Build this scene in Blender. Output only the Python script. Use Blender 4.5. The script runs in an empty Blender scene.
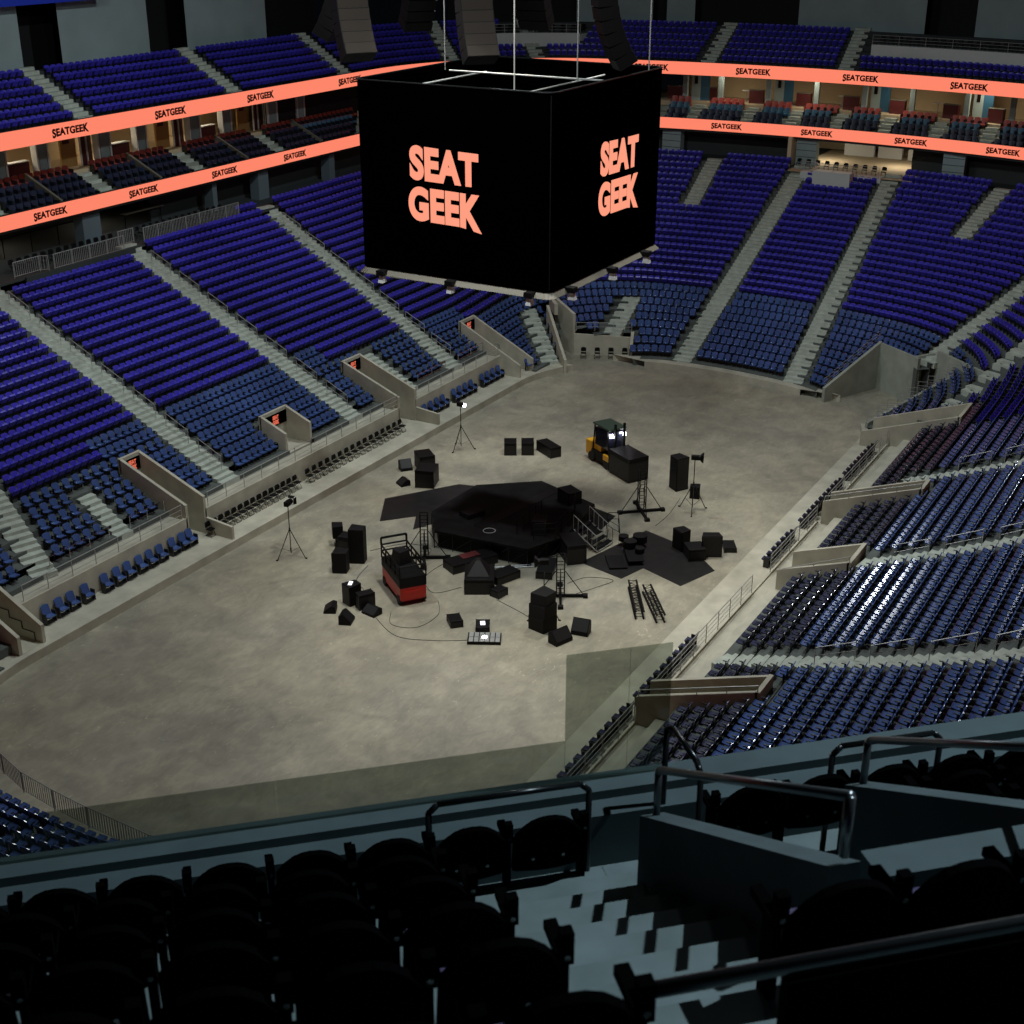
import bpy, math, random
from math import sin, cos, pi, radians, sqrt, hypot, atan2
from mathutils import Vector, Matrix
random.seed(7)
SC = bpy.context.scene
COL = SC.collection

# ------------------------------------------------------------------ camera
F = 1390.0; TH = radians(23.9); CH = 34.5; CYY = -36.93; YAW = radians(29.9)
cam_d = bpy.data.cameras.new('camera'); cam = bpy.data.objects.new('camera', cam_d); COL.objects.link(cam)
cam_d.sensor_width = 36; cam_d.lens = 36 * F / 1024; cam_d.clip_end = 500; cam_d.clip_start = .1
cam.location = (0, CYY, CH); cam.rotation_euler = (pi / 2 - TH, 0, -(pi / 2 - YAW))
cam_d.dof.use_dof = True; cam_d.dof.focus_distance = 62; cam_d.dof.aperture_fstop = 4.5
SC.camera = cam
AX = (sin(YAW), cos(YAW)); LX = (-cos(YAW), sin(YAW))
def proj(X, Y, Z):
    px, py = X, Y - CYY
    r = px * AX[0] + py * LX[0]; fw = px * AX[1] + py * LX[1]; up = Z - CH
    d = fw * cos(TH) - up * sin(TH); u = fw * sin(TH) + up * cos(TH)
    if d < .5: return (-9999, -9999, d)
    return (512 + F * r / d, 512 - F * u / d, d)
def seen(X, Y, Z, m=40):
    x, y, d = proj(X, Y, Z)
    return -m < x < 1024 + m and -m < y < 1024 + m

# ------------------------------------------------------------------ materials
def srgb(c):
    return tuple((v / 255 / 12.92) if v / 255 <= .04045 else ((v / 255 + .055) / 1.055) ** 2.4 for v in c) + (1,)
def mat(name, col, rough=.6, metal=0, noise=0, scale=3.0, spec=.5, emit=None, es=1, dark=.6, det=4, coat=0):
    m = bpy.data.materials.new(name); m.use_nodes = True
    nt = m.node_tree; b = nt.nodes['Principled BSDF']
    b.inputs['Base Color'].default_value = srgb(col); b.inputs['Roughness'].default_value = rough
    b.inputs['Metallic'].default_value = metal; b.inputs['Specular IOR Level'].default_value = spec
    if coat: b.inputs['Coat Weight'].default_value = coat
    if noise:
        g = nt.nodes.new('ShaderNodeNewGeometry'); n = nt.nodes.new('ShaderNodeTexNoise')
        n.inputs['Scale'].default_value = scale; n.inputs['Detail'].default_value = det
        mx = nt.nodes.new('ShaderNodeMix'); mx.data_type = 'RGBA'
        c = srgb(col); mx.inputs[6].default_value = tuple(v * dark for v in c[:3]) + (1,)
        mx.inputs[7].default_value = tuple(min(1, v * (2 - dark)) for v in c[:3]) + (1,)
        r = nt.nodes.new('ShaderNodeMapRange'); r.inputs[1].default_value = .5 - .5 * noise; r.inputs[2].default_value = .5 + .5 * noise
        nt.links.new(g.outputs['Position'], n.inputs['Vector']); nt.links.new(n.outputs['Fac'], r.inputs[0])
        nt.links.new(r.outputs[0], mx.inputs[0]); nt.links.new(mx.outputs[2], b.inputs['Base Color'])
    if emit:
        b.inputs['Emission Color'].default_value = srgb(emit); b.inputs['Emission Strength'].default_value = es
    return m
M = {}
M['conc'] = mat('warm_concrete', (178, 175, 158), .8, 0, .5, .9, .3, dark=.8)
M['conc2'] = mat('cool_concrete', (150, 156, 144), .8, 0, .5, .9, .3, dark=.8)
M['terrdk'] = mat('dark_upper_concrete', (52, 56, 57), .85)
M['coldk'] = mat('grey_panel_column', (92, 106, 112), .8)
M['pale'] = mat('pale_painted_wall', (205, 212, 206), .8)
M['terr'] = mat('terrace_concrete', (88, 94, 90), .85, 0, .5, 1.2, .3, dark=.8)
M['stair'] = mat('aisle_concrete', (176, 184, 172), .8, 0, .5, 2.0, .3, dark=.8)
M['wallgrey'] = mat('panel_wall', (150, 168, 168), .85, 0, .6, .35, .2, dark=.85)
M['darkwall'] = mat('dark_wall', (48, 54, 54), .8)
M['blackwall'] = mat('black_wall', (14, 15, 16), .8)
M['violet'] = mat('violet_plastic', (62, 56, 178), .3, 0, .4, .5, .4, dark=.8)
M['blue'] = mat('navy_blue_plastic', (66, 88, 140), .18, 0, .4, .5, .4, dark=.8)
M['dusk'] = mat('dark_slate_plastic', (58, 60, 84), .18, 0, .4, .5, .5, dark=.8)
M['sfr'] = mat('seat_frame_black', (22, 24, 30), .4)
M['black'] = mat('black_plastic', (5, 5, 6), .6, spec=.25)
M['blk2'] = mat('black_case_panel', (8, 8, 9), .55, 0, .4, 3, .5)
M['grille'] = mat('speaker_grille', (46, 40, 34), .7, spec=.2)
M['mat'] = mat('black_stage_matting', (26, 26, 26), .5, 0, .4, 2.0, .3)
M['deck'] = mat('black_stage_deck', (24, 24, 23), .7, 0, .4, 1.5, .12)
M['steel'] = mat('galvanised_steel', (170, 172, 168), .4, .3)
M['chrome'] = mat('polished_steel', (200, 205, 208), .22, 1.0)
M['dkrail'] = mat('dark_painted_rail', (40, 46, 48), .25, .7)
M['steelrail'] = mat('brushed_handrail', (110, 116, 120), .3, .85)
M['red'] = mat('red_paint', (190, 34, 22), .4)
M['redseat'] = mat('red_leather', (150, 62, 52), .45)
M['nseat'] = mat('charcoal_navy_leather', (26, 38, 62), .4)
M['teal'] = mat('teal_leather', (52, 96, 122), .4)
M['yellow'] = mat('yellow_paint', (235, 175, 40), .4)
M['green'] = mat('dark_green_roof', (44, 66, 56), .35)
M['glassdk'] = mat('cab_glass', (40, 44, 60), .08, 0, spec=.8)
M['screen'] = mat('display_black', (1, 1, 1), .8, spec=0)
M['coral'] = mat('coral_led', (10, 5, 5), .7, emit=(254, 134, 106), es=1.0, spec=0)
M['logo'] = mat('salmon_led', (10, 5, 5), .7, emit=(255, 158, 128), es=1.0, spec=0)
M['logored'] = mat('orange_led', (10, 5, 5), .7, emit=(235, 110, 84), es=.9, spec=0)
M['ink'] = mat('dark_letters', (30, 14, 14), .8, spec=.1)
M['cream'] = mat('cream_wall', (214, 196, 160), .7)
M['tan'] = mat('tan_panel', (190, 150, 92), .7)
M['white'] = mat('white_paint', (225, 228, 225), .5)
M['maroon'] = mat('maroon_panel', (84, 26, 28), .6)
M['carpet'] = mat('beige_floor', (190, 172, 140), .8)
M['board'] = mat('grey_brown_trim', (104, 101, 90), .6)
M['bluefab'] = mat('blue_banner', (20, 60, 200), .5)
M['lampglow'] = mat('lamp_lens', (255, 255, 255), .3, emit=(250, 244, 255), es=30)
M['lampsoft'] = mat('tablet_glow', (230, 230, 235), .3, emit=(240, 238, 245), es=1.2)
M['rubber'] = mat('black_rubber', (12, 12, 13), .7)
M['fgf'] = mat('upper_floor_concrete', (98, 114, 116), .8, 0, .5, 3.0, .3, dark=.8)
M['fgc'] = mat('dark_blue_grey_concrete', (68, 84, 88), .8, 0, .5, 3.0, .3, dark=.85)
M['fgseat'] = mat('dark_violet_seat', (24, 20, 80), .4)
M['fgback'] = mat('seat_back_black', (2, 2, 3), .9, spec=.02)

def floor_mat():
    m = bpy.data.materials.new('scuffed_concrete_floor'); m.use_nodes = True
    nt = m.node_tree; b = nt.nodes['Principled BSDF']; N = nt.nodes.new; Lk = nt.links.new
    g = N('ShaderNodeNewGeometry')
    def noise(s, d, dist=0, mp=None):
        n = N('ShaderNodeTexNoise'); n.inputs['Scale'].default_value = s; n.inputs['Detail'].default_value = d
        n.inputs['Distortion'].default_value = dist
        if mp:
            k = N('ShaderNodeMapping'); k.inputs['Scale'].default_value = mp[:3]; k.inputs['Rotation'].default_value = (0, 0, mp[3])
            Lk(g.outputs['Position'], k.inputs['Vector']); Lk(k.outputs[0], n.inputs['Vector'])
        else: Lk(g.outputs['Position'], n.inputs['Vector'])
        return n
    def ramp(n, a, b_, ca, cb):
        r = N('ShaderNodeValToRGB'); r.color_ramp.elements[0].position = a; r.color_ramp.elements[1].position = b_
        r.color_ramp.elements[0].color = ca; r.color_ramp.elements[1].color = cb; Lk(n.outputs['Fac'], r.inputs[0]); return r
    def mix(t, f, A, B):
        x = N('ShaderNodeMix'); x.data_type = 'RGBA'; x.blend_type = t
        if isinstance(f, float): x.inputs[0].default_value = f
        else: Lk(f, x.inputs[0])
        Lk(A, x.inputs[6]); Lk(B, x.inputs[7]); return x.outputs[2]
    base = ramp(noise(.07, 5, .6), .3, .7, srgb((136, 133, 118)), srgb((166, 162, 146)))
    mot = ramp(noise(.55, 12, .8), .3, .72, (.76, .76, .76, 1), (1.14, 1.13, 1.1, 1))
    stre = ramp(noise(1.6, 10, 1.0, (1, 2.2, 1, .5)), .35, .75, (.9, .9, .9, 1), (1.12, 1.11, 1.08, 1))
    scf = ramp(noise(1.3, 12, 3.2, (1, 1.8, 1, 1.1)), .645, .72, (0, 0, 0, 1), (.6, .6, .6, 1))
    c = mix('MULTIPLY', 1.0, base.outputs[0], mot.outputs[0]); c = mix('MULTIPLY', 1.0, c, stre.outputs[0])
    lt = N('ShaderNodeRGB'); lt.outputs[0].default_value = srgb((196, 188, 164))
    c = mix('MIX', scf.outputs[0], c, lt.outputs[0])
    big = ramp(noise(.16, 3, .4), .35, .65, (.88, .88, .9, 1), (1.08, 1.07, 1.04, 1)); c = mix('MULTIPLY', 1.0, c, big.outputs[0])
    Lk(c, b.inputs['Base Color']); b.inputs['Roughness'].default_value = .62; b.inputs['Specular IOR Level'].default_value = .35
    return m
M['floor'] = floor_mat()
def glass_mat():
    m = bpy.data.materials.new('smoked_glass'); m.use_nodes = True; nt = m.node_tree
    nt.nodes.remove(nt.nodes['Principled BSDF']); o = nt.nodes['Material Output']
    t = nt.nodes.new('ShaderNodeBsdfTransparent'); t.inputs[0].default_value = (.64, .67, .64, 1)
    gl = nt.nodes.new('ShaderNodeBsdfGlossy'); gl.inputs['Roughness'].default_value = .03; gl.inputs[0].default_value = (.9, .95, 1, 1)
    mx = nt.nodes.new('ShaderNodeMixShader'); mx.inputs[0].default_value = .03
    nt.links.new(t.outputs[0], mx.inputs[1]); nt.links.new(gl.outputs[0], mx.inputs[2]); nt.links.new(mx.outputs[0], o.inputs[0]); return m
M['glass'] = glass_mat()

# ------------------------------------------------------------------ mesh helpers
class MB:
    def __init__(s): s.v = []; s.f = []; s.m = []
    def poly(s, pts, mi=0):
        n = len(s.v); s.v += [tuple(p) for p in pts]; s.f.append(tuple(range(n, n + len(pts)))); s.m.append(mi)
    def box(s, c, d, rz=0, mi=0, top=None, M4=None):
        x, y, z = [v / 2 for v in d]; n = len(s.v); tx, ty = top if top else (1, 1)
        for k, (a, b, e) in enumerate([(-1, -1, -1), (1, -1, -1), (1, 1, -1), (-1, 1, -1), (-1, -1, 1), (1, -1, 1), (1, 1, 1), (-1, 1, 1)]):
            px, py, pz = a * x * (tx if e > 0 else 1), b * y * (ty if e > 0 else 1), e * z
            if M4: p = M4 @ Vector((px, py, pz)); px, py, pz = p
            s.v.append((c[0] + px * cos(rz) - py * sin(rz), c[1] + px * sin(rz) + py * cos(rz), c[2] + pz))
        for q in ((0, 3, 2, 1), (4, 5, 6, 7), (0, 1, 5, 4), (1, 2, 6, 5), (2, 3, 7, 6), (3, 0, 4, 7)):
            s.f.append(tuple(n + k for k in q)); s.m.append(mi)
    def tube(s, p, q, r=.03, n=6, mi=0, cap=True):
        p = Vector(p); q = Vector(q); d = (q - p)
        if d.length < 1e-5: return
        d.normalize(); u = d.orthogonal().normalized(); w = d.cross(u); k = len(s.v)
        for c in (p, q):
            for i in range(n):
                a = 2 * pi * i / n; s.v.append(tuple(c + u * cos(a) * r + w * sin(a) * r))
        for i in range(n):
            j = (i + 1) % n; s.f.append((k + i, k + j, k + n + j, k + n + i)); s.m.append(mi)
        if cap:
            s.f.append(tuple(k + i for i in reversed(range(n)))); s.f.append(tuple(k + n + i for i in range(n))); s.m += [mi, mi]
    def path(s, pts, r=.03, n=6, mi=0):
        for a, b in zip(pts[:-1], pts[1:]): s.tube(a, b, r, n, mi)
    def prism(s, pts, z0, z1, mi=0, close=True):
        """vertical prism over a plan outline; z1 may be a list of heights"""
        n = len(pts); k = len(s.v); zt = z1 if isinstance(z1, (list, tuple)) else [z1] * n
        for p in pts: s.v.append((p[0], p[1], z0))
        for p, z in zip(pts, zt): s.v.append((p[0], p[1], z))
        for i in range(n):
            j = (i + 1) % n; s.f.append((k + i, k + j, k + n + j, k + n + i)); s.m.append(mi)
        s.f.append(tuple(k + i for i in reversed(range(n)))); s.f.append(tuple(k + n + i for i in range(n))); s.m += [mi, mi]
    def wall(s, p, q, t, z0, za, zb, mi=0):
        """upright wall from p to q, thickness t, bottom z0 and a top sloping za to zb"""
        dx, dy = q[0] - p[0], q[1] - p[1]; l = hypot(dx, dy); nx, ny = -dy / l * t / 2, dx / l * t / 2
        s.prism([(p[0] - nx, p[1] - ny), (q[0] - nx, q[1] - ny), (q[0] + nx, q[1] + ny), (p[0] + nx, p[1] + ny)], z0, [za, zb, zb, za], mi)
    def build(s, name, mats, parent=None, loc=None, rz=0, smooth=False, bevel=0):
        me = bpy.data.meshes.new(name); me.from_pydata(s.v, [], s.f)
        if not isinstance(mats, (list, tuple)): mats = [mats]
        for m in mats: me.materials.append(m)
        if len(mats) > 1: me.polygons.foreach_set('material_index', s.m)
        if smooth: me.polygons.foreach_set('use_smooth', [True] * len(me.polygons))
        me.update()
        o = bpy.data.objects.new(name, me); COL.objects.link(o)
        if parent: o.parent = parent
        if loc: o.location = loc
        if rz: o.rotation_euler.z = rz
        if bevel:
            b = o.modifiers.new('bevel', 'BEVEL'); b.width = bevel; b.segments = 2; b.limit_method = 'ANGLE'
        return o
def tag(o, label=None, cat=None, group=None, kind=None):
    if label: o['label'] = label
    if cat: o['category'] = cat
    if group: o['group'] = group
    if kind: o['kind'] = kind
    return o
def empty(name, loc, rz=0, label=None, cat=None, group=None):
    o = bpy.data.objects.new(name, None); COL.objects.link(o); o.location = loc; o.rotation_euler = (0, 0, rz); o.empty_display_size = .2
    return tag(o, label, cat, group)
def st(o): o['kind'] = 'structure'; return o
def copy_tree(o, parent=None):
    c = o.copy(); COL.objects.link(c); c.parent = parent
    for k in (x for x in list(o.children)): copy_tree(k, c)
    return c
ORD = ['zeroth', 'first', 'second', 'third', 'fourth', 'fifth', 'sixth', 'seventh', 'eighth', 'ninth', 'tenth', 'eleventh', 'twelfth', 'thirteenth', 'fourteenth', 'fifteenth', 'sixteenth', 'seventeenth', 'eighteenth', 'nineteenth', 'twentieth']
def ordn(n):
    if n <= 20: return ORD[n]
    t = {2: 'twenty', 3: 'thirty', 4: 'forty', 5: 'fifty', 6: 'sixty', 7: 'seventy', 8: 'eighty', 9: 'ninety'}[n // 10]
    return (t + '-' + ORD[n % 10]) if n % 10 else t[:-1] + 'ieth'

# ------------------------------------------------------------------ plan curves of the bowl
def lerp(a, b, t): return a + (b - a) * t
def sm(a, b, x):
    t = max(0, min(1, (x - a) / (b - a))); return t * t * (3 - 2 * t)
SIDEX = [k * .5 for k in range(0, 53)]
def outline(L, B, r, Re, nc=16, ne=12):
    """closed convex outline about the arena centre (64, 0), counterclockwise, same sample count at every size"""
    sp = (B - r) / (Re - r); ph = math.asin(sp); cx = L - Re + (Re - r) * cos(ph); cy = (Re - r) * sp
    q = []
    for k in range(ne + 1):
        a = ph * k / ne; q.append((L - Re + Re * cos(a), Re * sin(a)))
    for k in range(1, nc + 1):
        a = ph + (pi / 2 - ph) * k / nc; q.append((cx + r * cos(a), cy + r * sin(a)))
    for k in range(1, 9): q.append((lerp(cx, 26, k / 8), B))
    for x in reversed(SIDEX[:-1]): q.append((x, B))
    full = q + [(-x, y) for x, y in reversed(q[:-1])]
    full = full + [(x, -y) for x, y in reversed(full[1:-1])]
    out = []
    for x, y in full:
        X = 64 + x; X += .06 * y * sm(90, 100, X); out.append((X, y))
    h = len(out) // 2; return out[h:] + out[:h]
def bowl(i):
    t = i / 29; return [(x + .8 * sm(44, 36, x), y) for x, y in outline(lerp(34.9, 61.5, t), lerp(11.5, 35.6, t), lerp(8, 20, t), lerp(30, 70, t))]
def endness(x, y): return sm(26, 36, abs(x - 64))
def bz(i, x, y):
    side = -.2 + .4 * i if y > 0 else (1.9 + .3 * (i - 6) + .0047 * max(0, i - 6) ** 2 if i > 6 else 1.9 - .3 * (6 - i))
    return lerp(side, .6 + .376 * i + (1.1 * sm(44, 36, x)), endness(x, y))
def inpoly(p, P):
    c = False; j = len(P) - 1
    for k in range(len(P)):
        if (P[k][1] > p[1]) != (P[j][1] > p[1]) and p[0] < (P[j][0] - P[k][0]) * (p[1] - P[k][1]) / (P[j][1] - P[k][1]) + P[k][0]: c = not c
        j = k
    return c
def segd(p, a, b):
    dx, dy = b[0] - a[0], b[1] - a[1]; t = ((p[0] - a[0]) * dx + (p[1] - a[1]) * dy) / (dx * dx + dy * dy); t = max(0, min(1, t))
    return hypot(p[0] - a[0] - dx * t, p[1] - a[1] - dy * t)

# vomitories: x0, x1, y front, y back (absolute), side, reaches the kerb?
VOMS = [(53.5, 55.0, 15.2, 20.0, 1, True), (64.5, 67.0, 16.9, 18.7, 1, False), (75.0, 77.0, 15.2, 19.9, 1, True), (89.0, 91.0, 14.2, 18.9, 1, True), (39.5, 41.0, 14.2, 18, 1, True),
        (48.5, 50.0, 15.4, 20.9, -1, True), (63.0, 65.5, 16.6, 20.3, -1, True), (73.5, 75.0, 15.6, 21.1, -1, True), (88.0, 91.0, 13.6, 19.8, -1, True)]
TUN_R = [(96.9, -7.7), (101.9, -10.5), (99.4, -14.2), (100.2, -15.4), (99.0, -17.4), (97.4, -16.8), (91.4, -13.0), (90.3, -10), (93.5, -7.6)]
TUN_L = [(92.6, 11.2), (97.6, 15.0), (98.6, 17.2), (100.2, 16.2), (98.2, 13.4), (100.3, 9.0), (96.5, 8.2)]
# aisles: a, b, half width, first row, last row
AIS = [((43.6, 15.0), (46.6, 24), .7, 6, 12), ((46.6, 24), (46.6, 36), .7, 12, 29), ((49.6, 14), (50.2, 19), .55, 6, 10), ((58.8, 14), (59, 36), .75, 0, 29), ((71.6, 14), (71.9, 36), .75, 0, 29),
       ((78.7, 14), (78.7, 20.2), .55, 6, 10), ((84.0, 14), (87.6, 37.4), .75, 0, 29), ((91.6, 11.6), (96.4, 16.6), .7, 0, 8), ((96.4, 16.6), (110, 31), .7, 9, 29),
       ((97.6, 10.6), (103.5, 11.4), .75, 0, 12), ((97.0, 4.3), (126, 4.7), .75, 0, 29), ((97.0, -5.2), (126, -3.8), .75, 0, 29),
       ((115, 12), (126, 13.2), .7, 21, 29), ((115.2, -12), (126, -14.1), .7, 21, 29), ((97.4, -13.4), (122, -24.5), .7, 3, 29),
       ((93.0, -18.4), (112, -26.5), .65, 5, 29),
       ((54.2, -14.5), (52.7, -20), .6, 0, 9), ((52.7, -20), (48.6, -33), .6, 10, 29), ((63.9, -20.6), (62.4, -32), .6, 11, 29), ((77.3, -18.5), (75.6, -30), .6, 9, 29)]
def in_vom(x, y, g=0):
    for x0, x1, y0, y1, s, k in VOMS:
        if x0 - g < x < x1 + g and s * y > 0 and y0 - .2 < abs(y) < y1 + g: return True
    return inpoly((x, y), TUN_R) or inpoly((x, y), TUN_L)
def sidefront(x): return 41.4 < x < 88.8   # where the raised walkway replaces the lowest rows
KERB_IN = outline(34.7, 13.85, 9.5, 30)
def rowok(i, x, y):
    if i < (6 if y > 0 else 7) and sidefront(x) and abs(y) > 9: return False
    if inpoly((x - (1.1 if x < 44 else 0), y), KERB_IN): return False
    return True
ROWS = [bowl(i) for i in range(31)]
NP = len(ROWS[0])

# floor ---------------------------------------------------------------
kerb = outline(34.1, 13.15, 9.5, 30)
mb = MB(); k2 = [(64 + (x - 64) * 1.25, y * 1.9) for x, y in kerb]
mb.poly([(20, -30, 0), (125, -30, 0), (125, 30, 0), (20, 30, 0)]); st(mb.build('floor', M['floor']))
# kerb platform: a raised lip around the rink, flat towards the seats
mb = MB(); outer = outline(35.2, 15.3, 9.5, 30)
for k in range(NP):
    j = (k + 1) % NP; a, b, c, d = kerb[k], kerb[j], outer[j], outer[k]
    m_ = ((a[0] + c[0]) / 2, (a[1] + c[1]) / 2)
    if inpoly(m_, TUN_R) or inpoly(m_, TUN_L) or not seen(m_[0], m_[1], .5, 250): continue
    mb.poly([(*a, 0), (*b, 0), (*b, .5), (*a, .5)]); mb.poly([(*a, .5), (*b, .5), (*c, .52), (*d, .52)])
    mb.poly([(*d, .52), (*c, .52), (*c, 0), (*d, 0)])
st(mb.build('trim_1', M['conc']))

# terraces --------------------------------------------------------------
def cell_vis(x, y, z): return seen(x, y, z, 130)
mb = MB()
for i in range(30):
    A, B = ROWS[i], ROWS[i + 1]
    for k in range(NP):
        j = (k + 1) % NP; a, b, c, d = A[k], A[j], B[j], B[k]
        cx, cy = (a[0] + b[0] + c[0] + d[0]) / 4, (a[1] + b[1] + c[1] + d[1]) / 4
        if not rowok(i, cx, cy) or in_vom(cx, cy): continue
        if not cell_vis(cx, cy, bz(i, cx, cy)): continue
        za, zb = bz(i, *a), bz(i, *b); hi = 1 if i < 29 else 0
        mb.poly([(*a, za), (*b, zb), (*c, zb), (*d, za)])
        mb.poly([(*d, za), (*c, zb), (*c, zb + .4 * hi), (*d, za + .4 * hi)])
        if i in (0, 6, 7) or not rowok(i - 1, cx, cy - .8 * (1 if cy > 0 else -1)): mb.poly([(*b, 0), (*a, 0), (*a, za), (*b, zb)])
terr = st(mb.build('terrace_steps', M['terr']))

# side front walls and walkways -----------------------------------------
for s, nm in ((1, 'left'), (-1, 'right')):
    mb = MB(); cuts = sorted([(v[0], v[1]) for v in VOMS if v[4] == s and v[5] and 41 < v[0] < 88 and not (s < 0 and v[2] > 16)])
    xs = [41.3]
    for a, b in cuts: xs += [a, b]
    xs.append(89.0)
    for a, b in zip(xs[0::2], xs[1::2]):
        if s < 0:
            mb.prism([(b, -15.3), (a, -15.3), (a, -15.42), (b, -15.42)][::-1], .5, .95); mb.prism([(a, -16.4), (b, -16.4), (b, -15.42), (a, -15.42)], .5, .85)
            mb.prism([(a, -17.3), (b, -17.3), (b, -16.4), (a, -16.4)], .5, 1.45); continue
        mb.prism([(a, s * 15.2), (b, s * 15.2), (b, s * 15.45), (a, s * 15.45)][::s], .5, 2.05)
        mb.prism([(a, s * 15.45), (b, s * 15.45), (b, s * 16.5), (a, s * 16.5)][::s], .5, 1.9)
    # wedge walls down to the kerb beside the openings
    for a, b in (cuts if s > 0 else []): mb.wall((b + .1 if s > 0 else a - .1, s * 15.2), ((b if s > 0 else a) + .1, s * 13.3), .18, .5, 1.5, 1.3)
    st(mb.build('wall_' + nm, M['conc']))

# vomitory walls ----------------------------------------------------------
def terr_z(x, y):
    i = (abs(y) - 11.5) / .831; return bz(max(i, 5.5), x, y if y > 0 else y)
for n, (x0, x1, y0, y1, s, k) in enumerate(VOMS):
    mb = MB(); t = .2; base = 0.52 if k else 1.9; up = .85 if s > 0 else .5
    yf = y0 if k else y0 - .2
    zf = max(terr_z(x0, s * (yf + .3)) + up, 2.7 if s > 0 else 2.1); zb = terr_z(x0, s * y1) + up
    if n in (3, 4, 8):
        yf = 13.5; zf = 1.5
    for x in (x0, x1): mb.wall((x, s * yf), (x, s * y1), t, base - .5, zf, zb)
    mb.wall((x0 - .1, s * y1), (x1 + .1, s * y1), t, base - .5, zb, zb)
    mb.box(((x0 + x1) / 2, s * (yf + y1) / 2, base - .3), (x1 - x0, y1 - yf, .6))
    st(mb.build('wall_vomitory', M['conc']))
    if s > 0:
        sg = empty('exit_sign', ((x0 + x1) / 2, y1 - .12, zb - .62), 0, None, 'sign')
        b = MB(); b.box((0, 0, 0), (x1 - x0 - .25, .1, .8)); b.build('screen', M['screen'], sg)
        sg['label'] = ['black display over the long left-stand exit nearest the camera', 'black display above the short boxed exit in the left stand',
                       'black display over the third exit of the left stand', 'black display above the far left exit under the hanging scoreboard', 'black display in the exit cut off by the left edge'][n]
        sg['group'] = 'displays above the left stand exits'; sg['w'] = x1 - x0

# tunnels -----------------------------------------------------------------
mb = MB()
mb.wall((96.6, -8.1), (101.8, -10.6), .25, 0, 1.1, 3.7)      # stepped-seat side wall of the loading tunnel
mb.wall((101.8, -10.6), (99.3, -14.2), .25, 0, 3.6, 3.6)
mb.wall((100.2, -13.6), (101.4, -15.2), .25, 0, 3.4, 3.7)
mb.wall((100.2, -15.3), (96.6, -19.6), .25, 0, 4.1, 4.1)
mb.wall((91.4, -12.9), (97.4, -16.8), .25, 0, .9, 3.1)
st(mb.build('wall_tunnel_right', M['conc2']))
mb = MB()
mb.wall((97.9, 13.5), (100.0, 9.2), .25, 0, 1.75, 1.5)
mb.wall((97.9, 13.5), (99.4, 16.2), .25, 0, 3.4, 4.2)
mb.wall((93.0, 11.7), (97.2, 15.6), .22, 0, 1.1, 4.0)
mb.wall((100.0, 9.2), (98.4, 8.6), .25, 0, 2.0, 1.0)
mb.box((98.2, 15.6, 3.7), (2.2, .3, .9), radians(40))
st(mb.build('wall_tunnel_left', M['conc']))
mb = MB(); mb.box((98.9, 16.2, 1.6), (2.6, .1, 3.2), radians(40)); st(mb.build('tunnel_dark_sheet', M['blackwall']))  # black sheet standing in for the darkness of the tunnel opening

# stairs in the aisles ----------------------------------------------------
def cross(i, a, b):
    R = ROWS[i]
    for k in range(NP):
        p, q = R[k], R[(k + 1) % NP]
        d = (b[0] - a[0]) * (q[1] - p[1]) - (b[1] - a[1]) * (q[0] - p[0])
        if abs(d) < 1e-9: continue
        t = ((p[0] - a[0]) * (q[1] - p[1]) - (p[1] - a[1]) * (q[0] - p[0])) / d
        u = ((p[0] - a[0]) * (b[1] - a[1]) - (p[1] - a[1]) * (b[0] - a[0])) / d
        if 0 <= u <= 1 and -.12 <= t <= 1.1: return (a[0] + (b[0] - a[0]) * t, a[1] + (b[1] - a[1]) * t, atan2(q[1] - p[1], q[0] - p[0]))
for a, b, hw, i0, i1 in AIS:
    mb = MB(); n = 0
    for i in range(i0, i1 + 1):
        c = cross(i, a, b)
        if not c: continue
        x, y, an = c
        if not rowok(i, x, y) or in_vom(x, y) or not seen(x, y, bz(i, x, y), 100): continue
        dx, dy = b[0] - a[0], b[1] - a[1]; l = hypot(dx, dy); dx /= l; dy /= l; z = bz(i, x, y); th = atan2(dy, dx) - pi / 2
        mb.box((x + dx * .47, y + dy * .47, z - .17), (2 * hw, 1.0, .42), th)
        mb.box((x + dx * .72, y + dy * .72, z + .1), (2 * hw, .6, .26), th); n += 1
    if n: st(mb.build('aisle_stairs', M['stair']))

# ------------------------------------------------------------------ seats
SW = .47
def seat_geo(b, fold, pan_only=None):
    """arena flip seat facing +y, origin on the tread under it; returns builders frame, back, pan"""
def back_mb(w=SW, h=.5, z0=.36, lean=.14, mi=0):
    b = MB(); n = 4
    for k in range(n + 1):                                 # curved shell, five columns, rounded top
        u = -1 + 2 * k / n; x = u * w / 2; cy = -.03 * (1 - u * u); tz = z0 + h - .05 * u * u
        for (yy, zz) in ((-.20, z0), (-.20 - lean, tz), (-.245 - lean, tz), (-.24, z0)): b.v.append((x, yy + cy, zz))
    for k in range(n):
        o = 4 * k
        for q in range(4): b.f.append((o + q, o + (q + 1) % 4, o + 4 + (q + 1) % 4, o + 4 + q)); b.m.append(mi)
    b.f.append((0, 3, 2, 1)); b.f.append((4 * n, 4 * n + 1, 4 * n + 2, 4 * n + 3)); b.m += [mi, mi]; return b
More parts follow.
